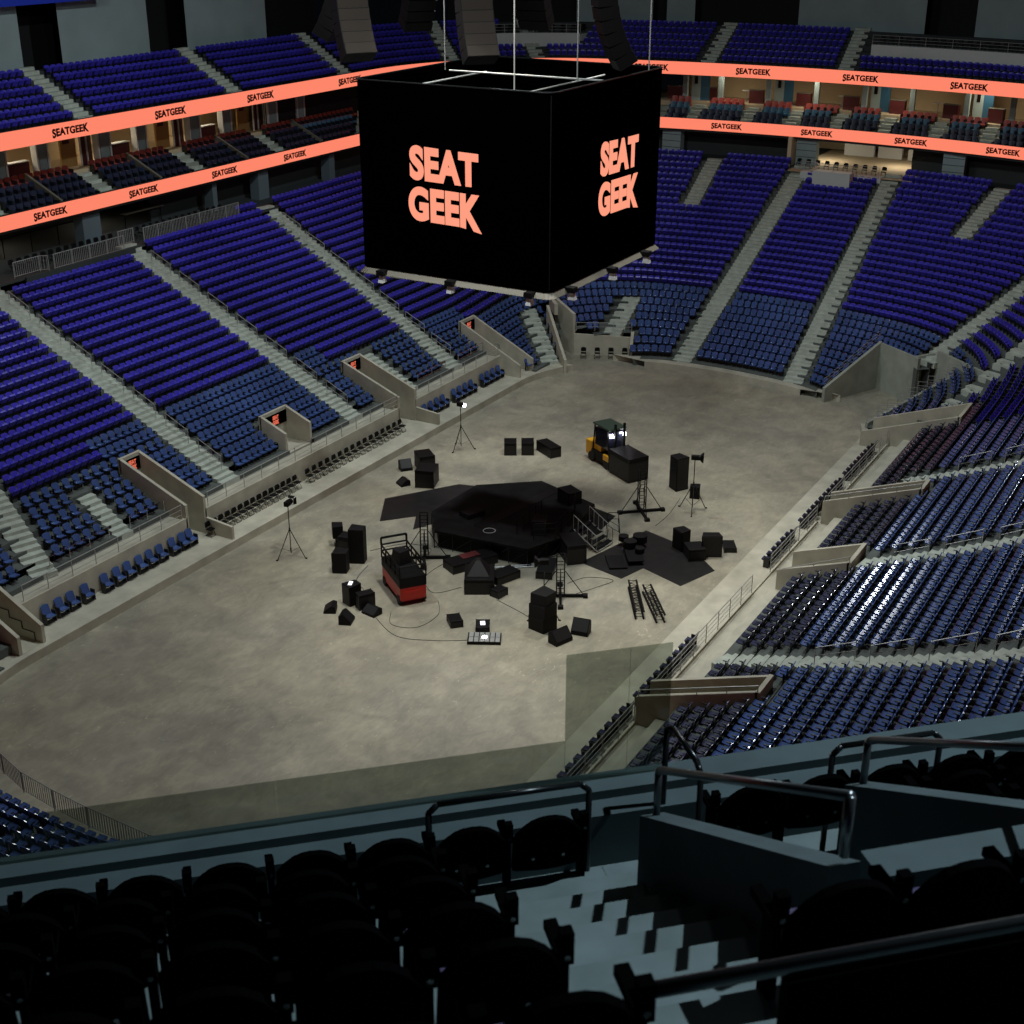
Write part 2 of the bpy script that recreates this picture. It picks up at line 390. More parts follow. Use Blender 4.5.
def pan_mb(tilt, w=SW - .04, mi=0):
    b = MB(); R = Matrix.Rotation(tilt, 3, 'X'); n = len(b.v)
    pr = [(0, .03), (.16, .0), (.34, .01), (.40, .035), (.36, -.05), (.02, -.05)]
    for x in (-w / 2, w / 2):
        for y, z in pr:
            p = R @ Vector((x * (.92 if y > .3 else 1), y, z)); b.v.append((p.x, p.y - .19, p.z + .42))
    m = len(pr)
    for k in range(m): b.f.append((k, (k + 1) % m, m + (k + 1) % m, m + k)); b.m.append(mi)
    b.f.append(tuple(reversed(range(m)))); b.f.append(tuple(range(m, 2 * m))); b.m += [mi, mi]; return b
def frame_mb(mi=0):
    b = MB()
    for s in (-1, 1):
        b.box((s * (SW / 2 + .025), -.2, .3), (.035, .09, .6), 0, mi); b.box((s * (SW / 2 + .025), -.13, .62), (.04, .2, .035), 0, mi)
    b.box((0, -.2, .30), (SW + .06, .05, .05), 0, mi)
    return b
def seat_tmpl(kind):
    tilt = {'violet': 1.05, 'blue': .10, 'dusk': .04}[kind]
    return back_mb(), pan_mb(tilt), frame_mb()
TM = {k: seat_tmpl(k) for k in ('violet', 'blue', 'dusk')}
PROTO = {}
def proto(kind):
    b, p, f = TM[kind]
    fr = f.build('arena_seat', M['sfr']); bb = b.build('backrest', M[kind], fr); pp = p.build('seat_pan', M[kind], fr); fr['category'] = 'seat'
    return fr

seats = []          # (x, y, z, ang, kind, i, run, k, n)
def colour(i, x, y):
    if y < -9 and x < 91.5:
        if i <= 10: return 'dusk'
        return 'blue' if x < 86 else 'violet'
    if abs(x - 64) <= 27: return 'blue' if i < (11 if (x < 53.4 or x > 75) else 13) else 'violet'
    return 'blue' if i < 9 else 'violet'
def spacing(i, x, y):
    if y < -9 and x < 91.5: return .68 if i <= 9 else .55
    if y > 9 and (x < 53.4 or (75 < x < 89)) and i < 11: return .74
    return .565
def blocked(i, x, y):
    if not rowok(i, x, y) or in_vom(x, y, .3): return True
    for a, b, hw, i0, i1 in AIS:
        if i0 <= i <= i1 and segd((x, y), a, b) < hw + .27: return True
    if y > 30 and ((i >= 28 and x < 71) or (i == 29 and x < 84)): return True
    if i >= 28 and -2.8 < y < 4.0 and x > 100: return True
    if i == 27 and -.6 < y < 2.4 and x > 100: return True
    return False
def place_rows(curvef, i, zf, off, blockf, colf, spf, store, bank):
    A, B = curvef(i), curvef(i + 1)
    P = [(lerp(a[0], b[0], off), lerp(a[1], b[1], off)) for a, b in zip(A, B)]
    run = []; runs = []
    for k in range(NP):
        p, q = P[k], P[(k + 1) % NP]; l = hypot(q[0] - p[0], q[1] - p[1]); n = max(1, int(l / .06))
        for m in range(n):
            x, y = lerp(p[0], q[0], m / n), lerp(p[1], q[1], m / n)
            if blockf(i, x, y) or not seen(x, y, zf(i, x, y), 30):
                if len(run) > 8: runs.append(run)
                run = []
            else: run.append((x, y, atan2(q[1] - p[1], q[0] - p[0])))
    if len(run) > 8: runs.append(run)
    for rn, r in enumerate(runs):
        L = [0]
        for a, b in zip(r[:-1], r[1:]): L.append(L[-1] + hypot(b[0] - a[0], b[1] - a[1]))
        sp = spf(i, *r[len(r) // 2][:2]); n = int(L[-1] / sp + .35)
        if n < 1: continue
        j = 0; st_ = (L[-1] - (n - 1) * min(sp, L[-1] / n)) / 2; d = min(sp, L[-1] / n)
        for c in range(n):
            t = st_ + c * d
            while j < len(L) - 1 and L[j] < t: j += 1
            x, y, an = r[j]
            store.append((x, y, zf(i, x, y), an, colf(i, x, y), i, bank, c, n))
for i in range(30): place_rows(bowl, i, bz, .62, blocked, colour, spacing, seats, 'bowl')

# upper deck curves
def upper(k): return outline(63.3 + .87 * k, 38.4 + .87 * k, 20 + .6 * k, 90)
def uz(k, x, y): return 20.1 + .5 * k
UAIS = [((57, 38), (57, 46)), ((71.9, 38), (71.9, 46)), ((88, 38), (88, 46)), ((102.4, 37), (103.4, 46)), ((113, 32), (119, 40)), ((119.5, 27.5), (128, 36)), ((124, 15.1), (134, 15.1)), ((124, 1.7), (134, 2.4)), ((124, -14.9), (134, -16.5))]
def ublock(i, x, y):
    for a, b in UAIS:
        if segd((x, y), a, b) < .95: return True
    if x > 110 and -15.2 < y < 1.2 and i > 1: return True
    if x > 110 and 28 < y < 36 and i > 1: return True
    if y < -18: return True
    return False
for k in range(6): place_rows(upper, k, uz, .6, ublock, lambda i, x, y: 'violet', lambda i, x, y: .6, seats, 'upper')
mb = MB()
for k in range(7):
    A, B = upper(k), upper(k + 1)
    for q in range(NP):
        j = (q + 1) % NP; a, b, c, d = A[q], A[j], B[j], B[q]
        if not cell_vis(a[0], a[1], 21): continue
        z = uz(k, 0, 0); mb.poly([(*a, z), (*b, z), (*c, z), (*d, z)]); mb.poly([(*a, z - .5), (*b, z - .5), (*b, z), (*a, z)])
st(mb.build('upper_terrace_steps', M['terrdk']))
def upcross(k, a, b):
    R = upper(k)
    for m in range(NP):
        p, q = R[m], R[(m + 1) % NP]; d = (b[0] - a[0]) * (q[1] - p[1]) - (b[1] - a[1]) * (q[0] - p[0])
        if abs(d) < 1e-9: continue
        t = ((p[0] - a[0]) * (q[1] - p[1]) - (p[1] - a[1]) * (q[0] - p[0])) / d; u = ((p[0] - a[0]) * (b[1] - a[1]) - (p[1] - a[1]) * (b[0] - a[0])) / d
        if 0 <= u <= 1 and -.2 <= t <= 1.2: return (a[0] + (b[0] - a[0]) * t, a[1] + (b[1] - a[1]) * t)
for a, b in UAIS:
    mb = MB(); l = hypot(b[0] - a[0], b[1] - a[1]); dx, dy = (b[0] - a[0]) / l, (b[1] - a[1]) / l; th = atan2(dy, dx) - pi / 2
    for k in range(7):
        c = upcross(k, a, b)
        if c: mb.box((c[0] + dx * .4, c[1] + dy * .4, uz(k, 0, 0) - .1), (1.4, .86, .32), th); mb.box((c[0] + dx * .64, c[1] + dy * .64, uz(k, 0, 0) + .14), (1.4, .43, .3), th)
    if mb.v: st(mb.build('aisle_stairs', M['stair']))

# split into individuals and stuff
def hidden(x, y):
    return y > 850 - .1416 * x or (355 < x < 668 and 55 < y < 290) or not (-4 < x < 1028 and -4 < y < 1024)
NEARX = [('nearest block', 0, 44), ('second block', 44, 55.3), ('third block', 55.3, 68), ('fourth block', 68, 80), ('far block', 80, 200)]
LBLK = [('first block', 0, 46.6), ('second block', 46.6, 58.8), ('third block', 58.8, 71.7), ('fourth block', 71.7, 86), ('corner block', 86, 104)]
def seat_key(s):
    x, y, z, an, kind, i, bank, c, n = s
    if bank == 'upper':
        if x < 112 and y > 0:
            e = [0, 57, 71.9, 88, 102.8, 200]; k = next(j for j in range(5) if e[j] <= x < e[j + 1]); return ('upper left deck', ORD[k + 1] + ' block', x)
        e = [60, 29, 15.1, 1.9, -15.5, -60]; k = next(j for j in range(5) if e[j] >= y > e[j + 1]); return ('upper far deck', ORD[k + 1] + ' block', -y)
    if y > 9 and x < 96: return ('left stand', next(b for b, a, e in LBLK if a <= x < e), x)
    if y < -9 and x < 92: return ('right stand', next(b for b, a, e in NEARX if a <= x < e), x)
    if x < 60: return ('near end stand', 'only block', y)
    return ('far end', 'left part' if y > 4.4 else ('middle' if y > -4.6 else 'right part'), -y)
SEQ = {}
for s in seats:
    k = seat_key(s); SEQ.setdefault((k[0], k[1], s[5]), []).append((k[2], id(s)))
POS = {}
for k, L in SEQ.items():
    L.sort()
    for n, (q, d) in enumerate(L): POS[d] = (n + 1, len(L))
def seat_label(s):
    k = seat_key(s); i = s[5]; m, n = POS[id(s)]
    e = 'left' if (s[1] > 0 and s[0] < 112) or s[0] > 92 else 'near'
    if m > n / 2: m = n + 1 - m; e = 'right' if e == 'left' else 'far'
    r = i + 1 - (6 if sidefront(s[0]) and k[0] in ('left stand', 'right stand') else 0)
    cn = {'violet': 'violet', 'blue': 'navy', 'dusk': 'slate'}[s[4]]
    return f"{cn} seat, {k[0]}, {k[1]}, {ordn(r)} row up, {ordn(m)} from {e} end"
vis = []
for s in seats:
    px, py, d = proj(s[0], s[1], s[2] + .5)
    if not hidden(px, py): vis.append((d, s))
vis.sort(key=lambda t: t[0]); ind = [s for d, s in vis[:300]]; ids = set(id(s) for s in ind)
for s in ind:
    kind = s[4]
    if kind not in PROTO: PROTO[kind] = o = proto(kind)
    else: o = copy_tree(PROTO[kind])
    o.location = s[:3]; o.rotation_euler = (0, 0, s[3]); o['label'] = seat_label(s); o['group'] = 'numbered-row arena seats nearest the camera' if False else 'fixed arena seats nearest the camera'
KI = {'violet': 0, 'blue': 1, 'dusk': 2}; b = MB()
for s in seats:
    if id(s) in ids: continue
    B, P_, Fm = TM[s[4]]; c_, s_ = cos(s[3]), sin(s[3])
    for t, mi in ((B, KI[s[4]]), (P_, KI[s[4]]), (Fm, 3)):
        o = len(b.v); b.v += [(s[0] + x * c_ - y * s_, s[1] + x * s_ + y * c_, s[2] + z) for x, y, z in t.v]
        b.f += [tuple(o + q for q in f) for f in t.f]; b.m += [mi] * len(t.f)
tag(b.build('arena_seat_rows', [M['violet'], M['blue'], M['dusk'], M['sfr']]), 'remaining rows of violet and navy seats filling the stands and upper deck', 'seats', None, 'stuff')

# ------------------------------------------------------------------ railings
def railing(name, pts, h, label, cat='railing', nr=3, post=1.6, r=.022, m='steel', pick=0, group=None):
    """open railing along a 3-D path; posts are parts of their own"""
    b = MB(); up = Vector((0, 0, 1))
    for k in range(nr):
        zz = h * (k + 1) / nr if not pick else (h if k else .12)
        b.path([Vector(p) + up * zz for p in pts], r if k == nr - 1 else r * .7, 5)
    if pick:
        for p, q in zip(pts[:-1], pts[1:]):
            p, q = Vector(p), Vector(q); n = int((q - p).length / pick)
            for j in range(n): c = p.lerp(q, (j + .5) / n); b.tube(c + up * .12, c + up * h, .016, 3, cap=False)
    root = b.build(name, M[m]); tag(root, label, cat, group); pb = MB(); pb.tube((0, 0, 0), (0, 0, h + .02), r * 1.1, 5); me = None
    for p, q in zip(pts[:-1], pts[1:]):
        p, q = Vector(p), Vector(q); n = max(1, round((q - p).length / post))
        for j in range(n + (1 if q == Vector(pts[-1]) else 0)):
            c = p.lerp(q, j / n)
            if me is None: o = pb.build('post', M[m], root); me = o
            else: o = me.copy(); COL.objects.link(o); o.parent = root
            o.location = c
    return root
lx = [('between the near left exits', 41.6, 53.2, 1), ('in the middle of the left stand', 55.4, 75.0, 1), ('before the far left block', 77.3, 88.7, 1)]
for t, a, b, s in lx: railing('walkway_railing', [(a, 15.32, 2.05), (b, 15.32, 2.05)], .9, 'steel railing along the walkway ' + t)
for t, a, b in (('nearest the camera', 42, 48.4), ('past the nearest exit', 50.4, 62.8), ('in the middle', 65.6, 73.3), ('farthest away', 75.3, 87.7)):
    railing('walkway_railing', [(a, -15.36, .95), (b, -15.36, .95)], 1.05, 'steel railing on the right stand wall, section ' + t, nr=4)
# front-row double rails of the spaced-out blocks
for t, a, b in (('left of the split stairs', 44.6, 48.9), ('right of the split stairs', 50.5, 53.2), ('beside the third exit', 77.3, 78.0), ('under the scoreboard', 79.5, 83.2), ('at the far left exit', 85, 88.6)):
    railing('guard_rail', [(a, 16.62, 2.2), (b, 16.62, 2.2)], .75, 'double guard rail before the left front row, ' + t, nr=2, m='chrome')
# aisle handrails on left stand and right stand
for t, x, y0, s in (('first full aisle', 59.0, 17, 1), ('second full aisle', 71.9, 17, 1), ('third full aisle', 85.0, 17, 1), ('near right aisle', 51.8, 20, -1), ('middle right aisle', 63.4, 21, -1), ('far right aisle', 76.9, 20, -1)):
    root = None; b = MB(); n = 0
    for i in range(7, 28, 3):
        y = 11.5 + .831 * i; z = bz(i, x, s * y); xx = x + (.115 * (y - 17) if t == 'third full aisle' else (-.28 * (y - 21) if t == 'near right aisle' else (-.13 * (y - 21) if s < 0 else 0)))
        if y < y0 or in_vom(xx, s * y, .2): continue
        if not seen(xx, s * y, z): continue
        y2 = y + 1.7; z2 = bz(i + 2, x, s * y)
        b.tube((xx, s * y, z + .1), (xx, s * y, z + .95), .022, 5); b.tube((xx, s * y2, z2 + .1), (xx, s * y2, z2 + .95), .022, 5)
        b.tube((xx, s * y, z + .95), (xx, s * y2, z2 + .95), .025, 5); b.tube((xx, s * y, z + .55), (xx, s * y2, z2 + .55), .018, 5); n += 1
    if n: tag(b.build('aisle_handrail', M['steel']), f'broken run of steel handrails up the {t}', 'handrail')
# row-end rails above the loading tunnel and at the short wall
b = MB()
for k in range(12):
    t = k / 11; x, y = lerp(96.9, 101.6, t), lerp(-8.0, -10.3, t); z = lerp(1.0, 3.6, t)
    for h in (.25, .5, .75): b.tube((x, y, z + h), (x + .9, y - .1, z + h), .02, 4)
tag(b.build('stepped_guard_rails', M['steel']), 'stepped short guard rails topping the loading tunnel side wall', 'railing')
b = MB()
for k in range(9):
    t = k / 8; x, y = lerp(91.4, 97.3, t), lerp(-12.9, -16.7, t); z = lerp(.9, 3.2, t)
    for h in (.3, .6, .9): b.tube((x, y, z + h), (x + .3, y - 1.0, z + h), .02, 4)
    b.tube((x, y, z - .3), (x, y, z + .9), .02, 4); b.tube((x + .3, y - 1.0, z - .3), (x + .3, y - 1.0, z + .9), .02, 4)
tag(b.build('stepped_guard_rails', M['steel']), 'stepped guard rails along the wedge block beside the loading tunnel', 'railing')
railing('near_end_railing', [(31.4, 6.4, 1.6), (31.0, 4.9, 1.6), (30.5, 3.2, 1.6), (30.25, 1.2, 1.6), (30.1, -.8, 1.6), (30.0, -4.1, 1.6), (30.3, -7, 1.6)], 1.0, 'steel picket railing along the near end stand, lower left corner', pick=.14, nr=2)
railing('tunnel_railing', [(97.9, 13.3, 2.0), (100.0, 9.3, 2.0)], .7, 'railing on the short wall at the far left tunnel', nr=2)
for t, v in (('nearest right exit', VOMS[5]), ('second right exit', VOMS[6]), ('third right exit', VOMS[7])):
    railing('exit_railing', [(v[0] - .05, -v[2] - .1, 2.3), (v[0] - .05, -v[3], terr_z(v[0], -v[3]) + .5)], .3, 'low rail on the wall of the ' + t, nr=1)

# ------------------------------------------------------------------ club level between the two ribbons
def ring(B, L, r=20, Re=90): return outline(L, B, r, Re)
def ribbon(B, L, z0, z1, name, label, depth=.35):
    A = ring(B, L); C = ring(B + depth, L + depth); mb = MB()
    for k in range(NP):
        j = (k + 1) % NP
        mb.poly([(*A[j], z0), (*A[k], z0), (*A[k], z1), (*A[j], z1)], 0)
        mb.poly([(*A[k], z1), (*C[k], z1), (*C[j], z1), (*A[j], z1)], 1); mb.poly([(*A[j], z0), (*C[j], z0), (*C[k], z0), (*A[k], z0)], 1)
        mb.poly([(*C[k], z0), (*C[j], z0), (*C[j], z1), (*C[k], z1)], 1)
    return tag(mb.build(name, [M['coral'], M['blackwall']]), label, 'led ribbon')
rlo = ribbon(38.0, 62.9, 14.15, 15.15, 'ribbon_display', 'lower glowing coral led ribbon running below the club seats')
rup = ribbon(38.0, 61.6, 19.28, 20.42, 'ribbon_display', 'upper glowing coral led ribbon running below the upper deck')

def text_mesh(txt, bold=.035):
    cu = bpy.data.curves.new('t', 'FONT'); cu.body = txt; cu.size = 1; cu.offset = bold; cu.extrude = .01; cu.space_character = 1.06
    o = bpy.data.objects.new('t', cu); COL.objects.link(o); dg = bpy.context.evaluated_depsgraph_get(); dg.update()
    me = bpy.data.meshes.new_from_object(o.evaluated_get(dg)); bpy.data.objects.remove(o)
    xs = [v.co.x for v in me.vertices]; ys = [v.co.y for v in me.vertices]; x0, x1, y0, y1 = min(xs), max(xs), min(ys), max(ys)
    vs = [((v.co.x - x0) / (x1 - x0), (v.co.y - y0) / (y1 - y0), v.co.z) for v in me.vertices]
    fs = [tuple(p.vertices) for p in me.polygons]; bpy.data.meshes.remove(me); return vs, fs
SEAT, GEEK, WORD = text_mesh('SEAT', .05), text_mesh('GEEK', .05), text_mesh('SEATGEEK', .045)
def stacked_logo():
    b = MB()
    def add(t, f):
        o = len(b.v); b.v += [f(*p) for p in t[0]]; b.f += [tuple(o + q for q in p) for p in t[1]]; b.m += [0] * len(t[1])
    # the first letter is taller, the last leg kicks down; both lines sit close together
    add(SEAT, lambda u, v, z: (-.47 + .95 * u, .53 + (v - 1) * (.46 - .02 * u) + .02 * (1 - u) ** 2 - .02 * u, z * .6))
    add(GEEK, lambda u, v, z: (-.5 + 1.02 * u, -.0 + (v - 1) * (.46 + .05 * max(0, u - .72) / .28) - .03 * u + .01, z * .6))
    return b
LOGO = stacked_logo()
def word_logo():
    b = MB()
    def f(u, v, z):
        h = .78 + .22 * max(0, 1 - u * 6.5) + .22 * max(0, (u - .86) * 7.0); return (-.5 + u, (v - .5) * .2 * h - .02 * max(0, 1 - u * 6.5), z * .3)
    b.v = [f(*p) for p in WORD[0]]; b.f = list(WORD[1]); b.m = [0] * len(b.f); return b
WL = word_logo()
def put(b, name, m, parent, sc, loc, rx, rz, me=[None]):
    o = b.build(name, m, parent); o.location = loc; o.rotation_euler = (rx, 0, rz); o.scale = sc; return o
def on_curve(B, L, key, val, side):
    R = ring(B, L); best = None
    for k in range(NP):
        p, q = R[k], R[(k + 1) % NP]
        if side == 'L' and p[1] > 30 and p[0] < 110 and min(p[0], q[0]) <= val <= max(p[0], q[0]): best = (p, q, (val - p[0]) / (q[0] - p[0] + 1e-9))
        if side == 'B' and p[0] > 110 and min(p[1], q[1]) <= val <= max(p[1], q[1]): best = (p, q, (val - p[1]) / (q[1] - p[1] + 1e-9))
    p, q, t = best; return lerp(p[0], q[0], t), lerp(p[1], q[1], t), atan2(p[1] - q[1], p[0] - q[0])
for rb, B, L, z, w, LL, BB in ((rup, 37.97, 61.57, 19.85, 3.3, (69.6, 79.5, 89.9, 102), (19.6, 9.9, -.1, -9.75)), (rlo, 37.97, 62.87, 14.65, 3.0, (66.9, 75.9, 84.9, 93.8), (21.2, 12.6, 3.9, -4.9, -13.1))):
    for side, vals in (('L', LL), ('B', BB)):
        for v in vals:
            x, y, an = on_curve(B, L, 0, v, side)
            put(WL, 'lettering', M['ink'], rb, (w, w, w), (x, y, z), pi / 2, an)
for o in [o for o in COL.objects if o.name.startswith('exit_sign')]:
    put(LOGO, 'lettering', M['logored'], o, (.62, .62, .62), (0, -.07, 0), pi / 2, 0)

# club slabs, seats, partitions
def level_slab(B0, L0, B1, L1, z0, z1, m, name, under=None):
    A, C = ring(B0, L0), ring(B1, L1); mb = MB()
    for k in range(NP):
        j = (k + 1) % NP
        if not seen(A[k][0], A[k][1], z0, 200): continue
        mb.poly([(*A[k], z1), (*C[k], z1), (*C[j], z1), (*A[j], z1)]); mb.poly([(*A[j], z0), (*C[j], z0), (*C[k], z0), (*A[k], z0)])
        mb.poly([(*A[j], z0), (*A[k], z0), (*A[k], z1), (*A[j], z1)])
    return st(mb.build(name, m))
level_slab(38.3, 63.2, 48, 73, 13.9, 14.3, M['darkwall'], 'ceiling_concourse')
for k in range(4): level_slab(38.3 + .9 * k, 63.2 + .9 * k, 39.2 + .9 * k, 64.1 + .9 * k, 14.2, 14.5 + .42 * k, M['conc2'], 'floor_club_step')
level_slab(41.9, 66.8, 50, 75, 15.6, 16.2, M['carpet'], 'floor_suites')
level_slab(38.4, 62.0, 50, 75, 19.3, 19.5, M['cream'], 'ceiling_suites')
def ring_wall(B, L, z0, z1, m, name, keep=lambda x, y: True):
    A = ring(B, L); C = ring(B + .2, L + .2); mb = MB()
    for k in range(NP):
        j = (k + 1) % NP; x, y = A[k]
        if not seen(x, y, z0, 250) or not keep(x, y): continue
        mb.poly([(*A[j], z0), (*A[k], z0), (*A[k], z1), (*A[j], z1)]); mb.poly([(*C[k], z0), (*C[j], z0), (*C[j], z1), (*C[k], z1)])
        mb.poly([(*A[k], z1), (*C[k], z1), (*C[j], z1), (*A[j], z1)])
    return st(mb.build(name, m)) if mb.v else None
ring_wall(46.5, 71.5, 16, 19.4, M['cream'], 'wall_suites', lambda x, y: x < 104 or y < 20)
ring_wall(42.2, 67.1, 16, 19.4, M['blackwall'], 'wall_suite_corner', lambda x, y: x > 97 and y > 21)

club = {'navy': [], 'red': [], 'teal': []}
def clubz(k): return 14.5 + .42 * k
CLAIS_L = [63.5, 73.5, 83.4, 93.4]; 
CLAIS_B = [16.6, 11.3, 7.0, 2.6, -1.9, -6.6, -11.2, -15.6]
for k in range(4):
    A, C = ring(38.3 + .9 * k, 63.2 + .9 * k), ring(39.2 + .9 * k, 64.1 + .9 * k); P = [(lerp(a[0], c[0], .65), lerp(a[1], c[1], .65)) for a, c in zip(A, C)]
    acc = 0
    for q in range(NP):
        p, r = P[q], P[(q + 1) % NP]; l = hypot(r[0] - p[0], r[1] - p[1]); t = -acc
        while t + .66 <= l:
            t += .66; x, y = lerp(p[0], r[0], t / l), lerp(p[1], r[1], t / l)
            if not seen(x, y, 16, 25): continue
            if x < 105 and y > 20 and any(abs(x - a) < 1.0 for a in CLAIS_L): continue
            if x > 110 and any(abs(y - a) < .85 for a in CLAIS_B): continue
            col = 'red' if k == 3 else ('teal' if (k == 2 and (x > 98)) else 'navy')
            club[col].append((x, y, clubz(k), atan2(r[1] - p[1], r[0] - p[0]), k))
        acc = l - t
CM = {'navy': M['nseat'], 'red': M['redseat'], 'teal': M['teal']}
def club_seat(col):
    b = back_mb(.56, .55, .4, .1); o = b.build('club_chair', [CM[col]]); o['category'] = 'chair'
    p = MB(); p.box((0, .03, .36), (.5, .5, .14)); p.build('seat_cushion', CM[col], o)
    a = MB(); [a.box((s * .29, 0, .35), (.06, .45, .7)) for s in (-1, 1)]; a.box((0, 0, .24), (.56, .3, .08)); a.build('armrests', M['sfr'], o); return o
allc = sorted(((proj(c[0], c[1], c[2])[2], col, c) for col, L in club.items() for c in L if not hidden(*proj(c[0], c[1], c[2] + .4)[:2])), key=lambda t: t[0])
pro = {}; rows = {}; restb = MB(); CI = {'navy': 0, 'red': 1, 'teal': 2}; bk = back_mb(.56, .55, .4, .1)
for n, (d, col, c) in enumerate(allc):
    sd = 'left side' if c[0] < 106 else 'far side'; e = CLAIS_L if c[0] < 106 else CLAIS_B
    blk = sum(1 for q in e if (q < c[0] if c[0] < 106 else q > c[1])); rows.setdefault((sd, blk, c[4]), []).append((c[0] if c[0] < 106 else -c[1], id(c)))
cpos = {}
for k, L in rows.items():
    for n, (q, d) in enumerate(sorted(L)): cpos[d] = (k, n + 1)
for n, (d, col, c) in enumerate(allc):
    if n < 300:
        if col not in pro: pro[col] = o = club_seat(col)
        else: o = copy_tree(pro[col])
        o.location = c[:3]; o.rotation_euler.z = c[3]; (sd, blk, kk), m = cpos[id(c)]
        o['label'] = f"{ {'navy': 'charcoal', 'red': 'dull red', 'teal': 'teal'}[col]} club chair, {sd}, {ordn(blk + 1)} bay from left, {ordn(kk + 1)} row up, {ordn(m)} from left"
        o['group'] = 'club chairs between the ribbons'
    else:
        c_, s_ = cos(c[3]), sin(c[3])
        t = MB(); t.box((0, .03, .36), (.5, .5, .14)); t.box((.29, 0, .35), (.06, .45, .7)); t.box((-.29, 0, .35), (.06, .45, .7))
        for q in (bk, t):
            o_ = len(restb.v); restb.v += [(c[0] + x * c_ - y * s_, c[1] + x * s_ + y * c_, c[2] + z) for x, y, z in q.v]; restb.f += [tuple(o_ + k for k in f) for f in q.f]; restb.m += [CI[col]] * len(q.f)
if restb.v: tag(restb.build('club_chair_rows', [CM['navy'], CM['red'], CM['teal']]), 'remaining rows of club chairs at the far side between the ribbons', 'chairs', None, 'stuff')
# partitions, columns and room dressing of the suites
def radial(x, y, an, name, items, label, cat, z=16.2, rot=0):
    e = empty(name, (x, y, z), an + rot, label, cat)
    for nm, c, d, m in items:
        b = MB(); b.box(c, d); b.build(nm, m, e)
    return e
def suite_at(side, v, off, B=42.3, L=67.2):
    x, y, an = on_curve(B, L, 0, v, side); return x - sin(an) * off * -1 if False else x, y, an
n = 0
for v in (66.6, 76.5, 86.4, 96.2):
    x, y, an = on_curve(42.2, 67.1, 0, v, 'L')
    mb = MB(); mb.box((x, y + .1, 17.8), (.9, .5, 3.2)); mb.box((x + 3.9, y + .1, 17.8), (.7, .5, 3.2)); st(mb.build('column_suite', M['wallgrey']))
    mb = MB(); [mb.box((x + dx, y + .1, 17.8), (.14, .56, 3.2)) for dx in (-.6, .6, 3.4, 4.4)]; st(mb.build('trim_suite', M['white']))
    w = ['nearest', 'second', 'third', 'fourth'][n]
    e = radial(x, y, 0, 'suite_partition', [('tan_panel', (-2.4, 1.2, 1.5), (1.5, .15, 3.0), M['tan']), ('framed_picture', (-2.6, 1.08, 2.1), (.6, .06, .8), M['maroon']),
        ('maroon_panel', (-1.1, .7, 1.5), (1.1, .12, 3.0), M['maroon']), ('white_mullion', (-1.7, .6, 1.5), (.1, .1, 3.0), M['white']), ('white_mullion', (-1.1, .6, 1.5), (.1, .1, 3.0), M['white'])], f'tan and maroon divider with picture in the {w} left club bay', 'partition')
    b = MB(); b.box((0, 0, .55), (2.2, .5, 1.1)); c = empty('bar_counter', (x + 2.1, y + .8, 16.2), 0, f'maroon counter with pale top in the {w} left club bay', 'counter'); b.build('counter_body', M['maroon'], c)
    b = MB(); b.box((0, 0, 1.13), (2.3, .6, .07)); b.build('counter_top', M['white'], c)
    e = empty('menu_board', (x + 1.1, y + .9, 16.2), 0, f'white panel with dark stacked marks in the {w} left club bay', 'sign'); b = MB(); b.box((0, 0, 1.7), (.7, .08, 2.2)); b.build('panel', M['white'], e)
    b = MB(); [b.box((0, -.06, 1.0 + .5 * j), (.3, .03, .28)) for j in range(4)]; b.build('marks', M['ink'], e); n += 1
n = 0
for v in (18.5, 15.0, 10.3, 5.6, 1.0, -3.5, -8.5, -12.6):
    x, y, an = on_curve(42.2, 67.1, 0, v, 'B'); mb = MB(); mb.box((x + .1, y, 17.8), (.4, .45, 3.2)); st(mb.build('column_suite', M['wallgrey']))
    w = ordn(n + 1)
    if n % 2 == 0:
        e = empty('suite_divider', (x + 1.2, y - 1.6, 16.2), an, f'blue and grey divider beside the {w} column of the far club level', 'partition')
        b = MB(); b.box((0, 0, 1.6), (.9, .14, 3.2)); b.build('blue_panel', M['bluefab'] if False else M['teal'], e); b = MB(); b.box((-.9, 0, 1.6), (.9, .14, 3.2)); b.build('grey_panel', M['wallgrey'], e)
        b = MB(); b.box((-.9, -.1, 1.9), (.3, .05, .7)); b.build('dark_frame', M['ink'], e)
    if n % 2:
        e = empty('round_table', (x + 2.3, y - 1.8, 16.2), 0, f'white bistro table behind the {w} column of the far club level', 'table')
        b = MB(); b.tube((0, 0, .98), (0, 0, 1.03), .45, 14); b.build('table_top', M['white'], e); b = MB(); b.tube((0, 0, 0), (0, 0, .98), .05, 8); b.tube((0, 0, 0), (0, 0, .03), .28, 12); b.build('pedestal', M['steel'], e)
    e = empty('cabinet', (x + 1.0, y + 1.5, 16.2), an, f'dark maroon low cabinet by the {w} column of the far club level', 'cabinet'); b = MB(); b.box((0, 0, .6), (1.4, .5, 1.2)); b.build('cabinet_body', M['maroon'], e); b = MB(); b.box((0, 0, 1.22), (1.5, .56, .05)); b.build('cabinet_top', M['board'], e)
    n += 1
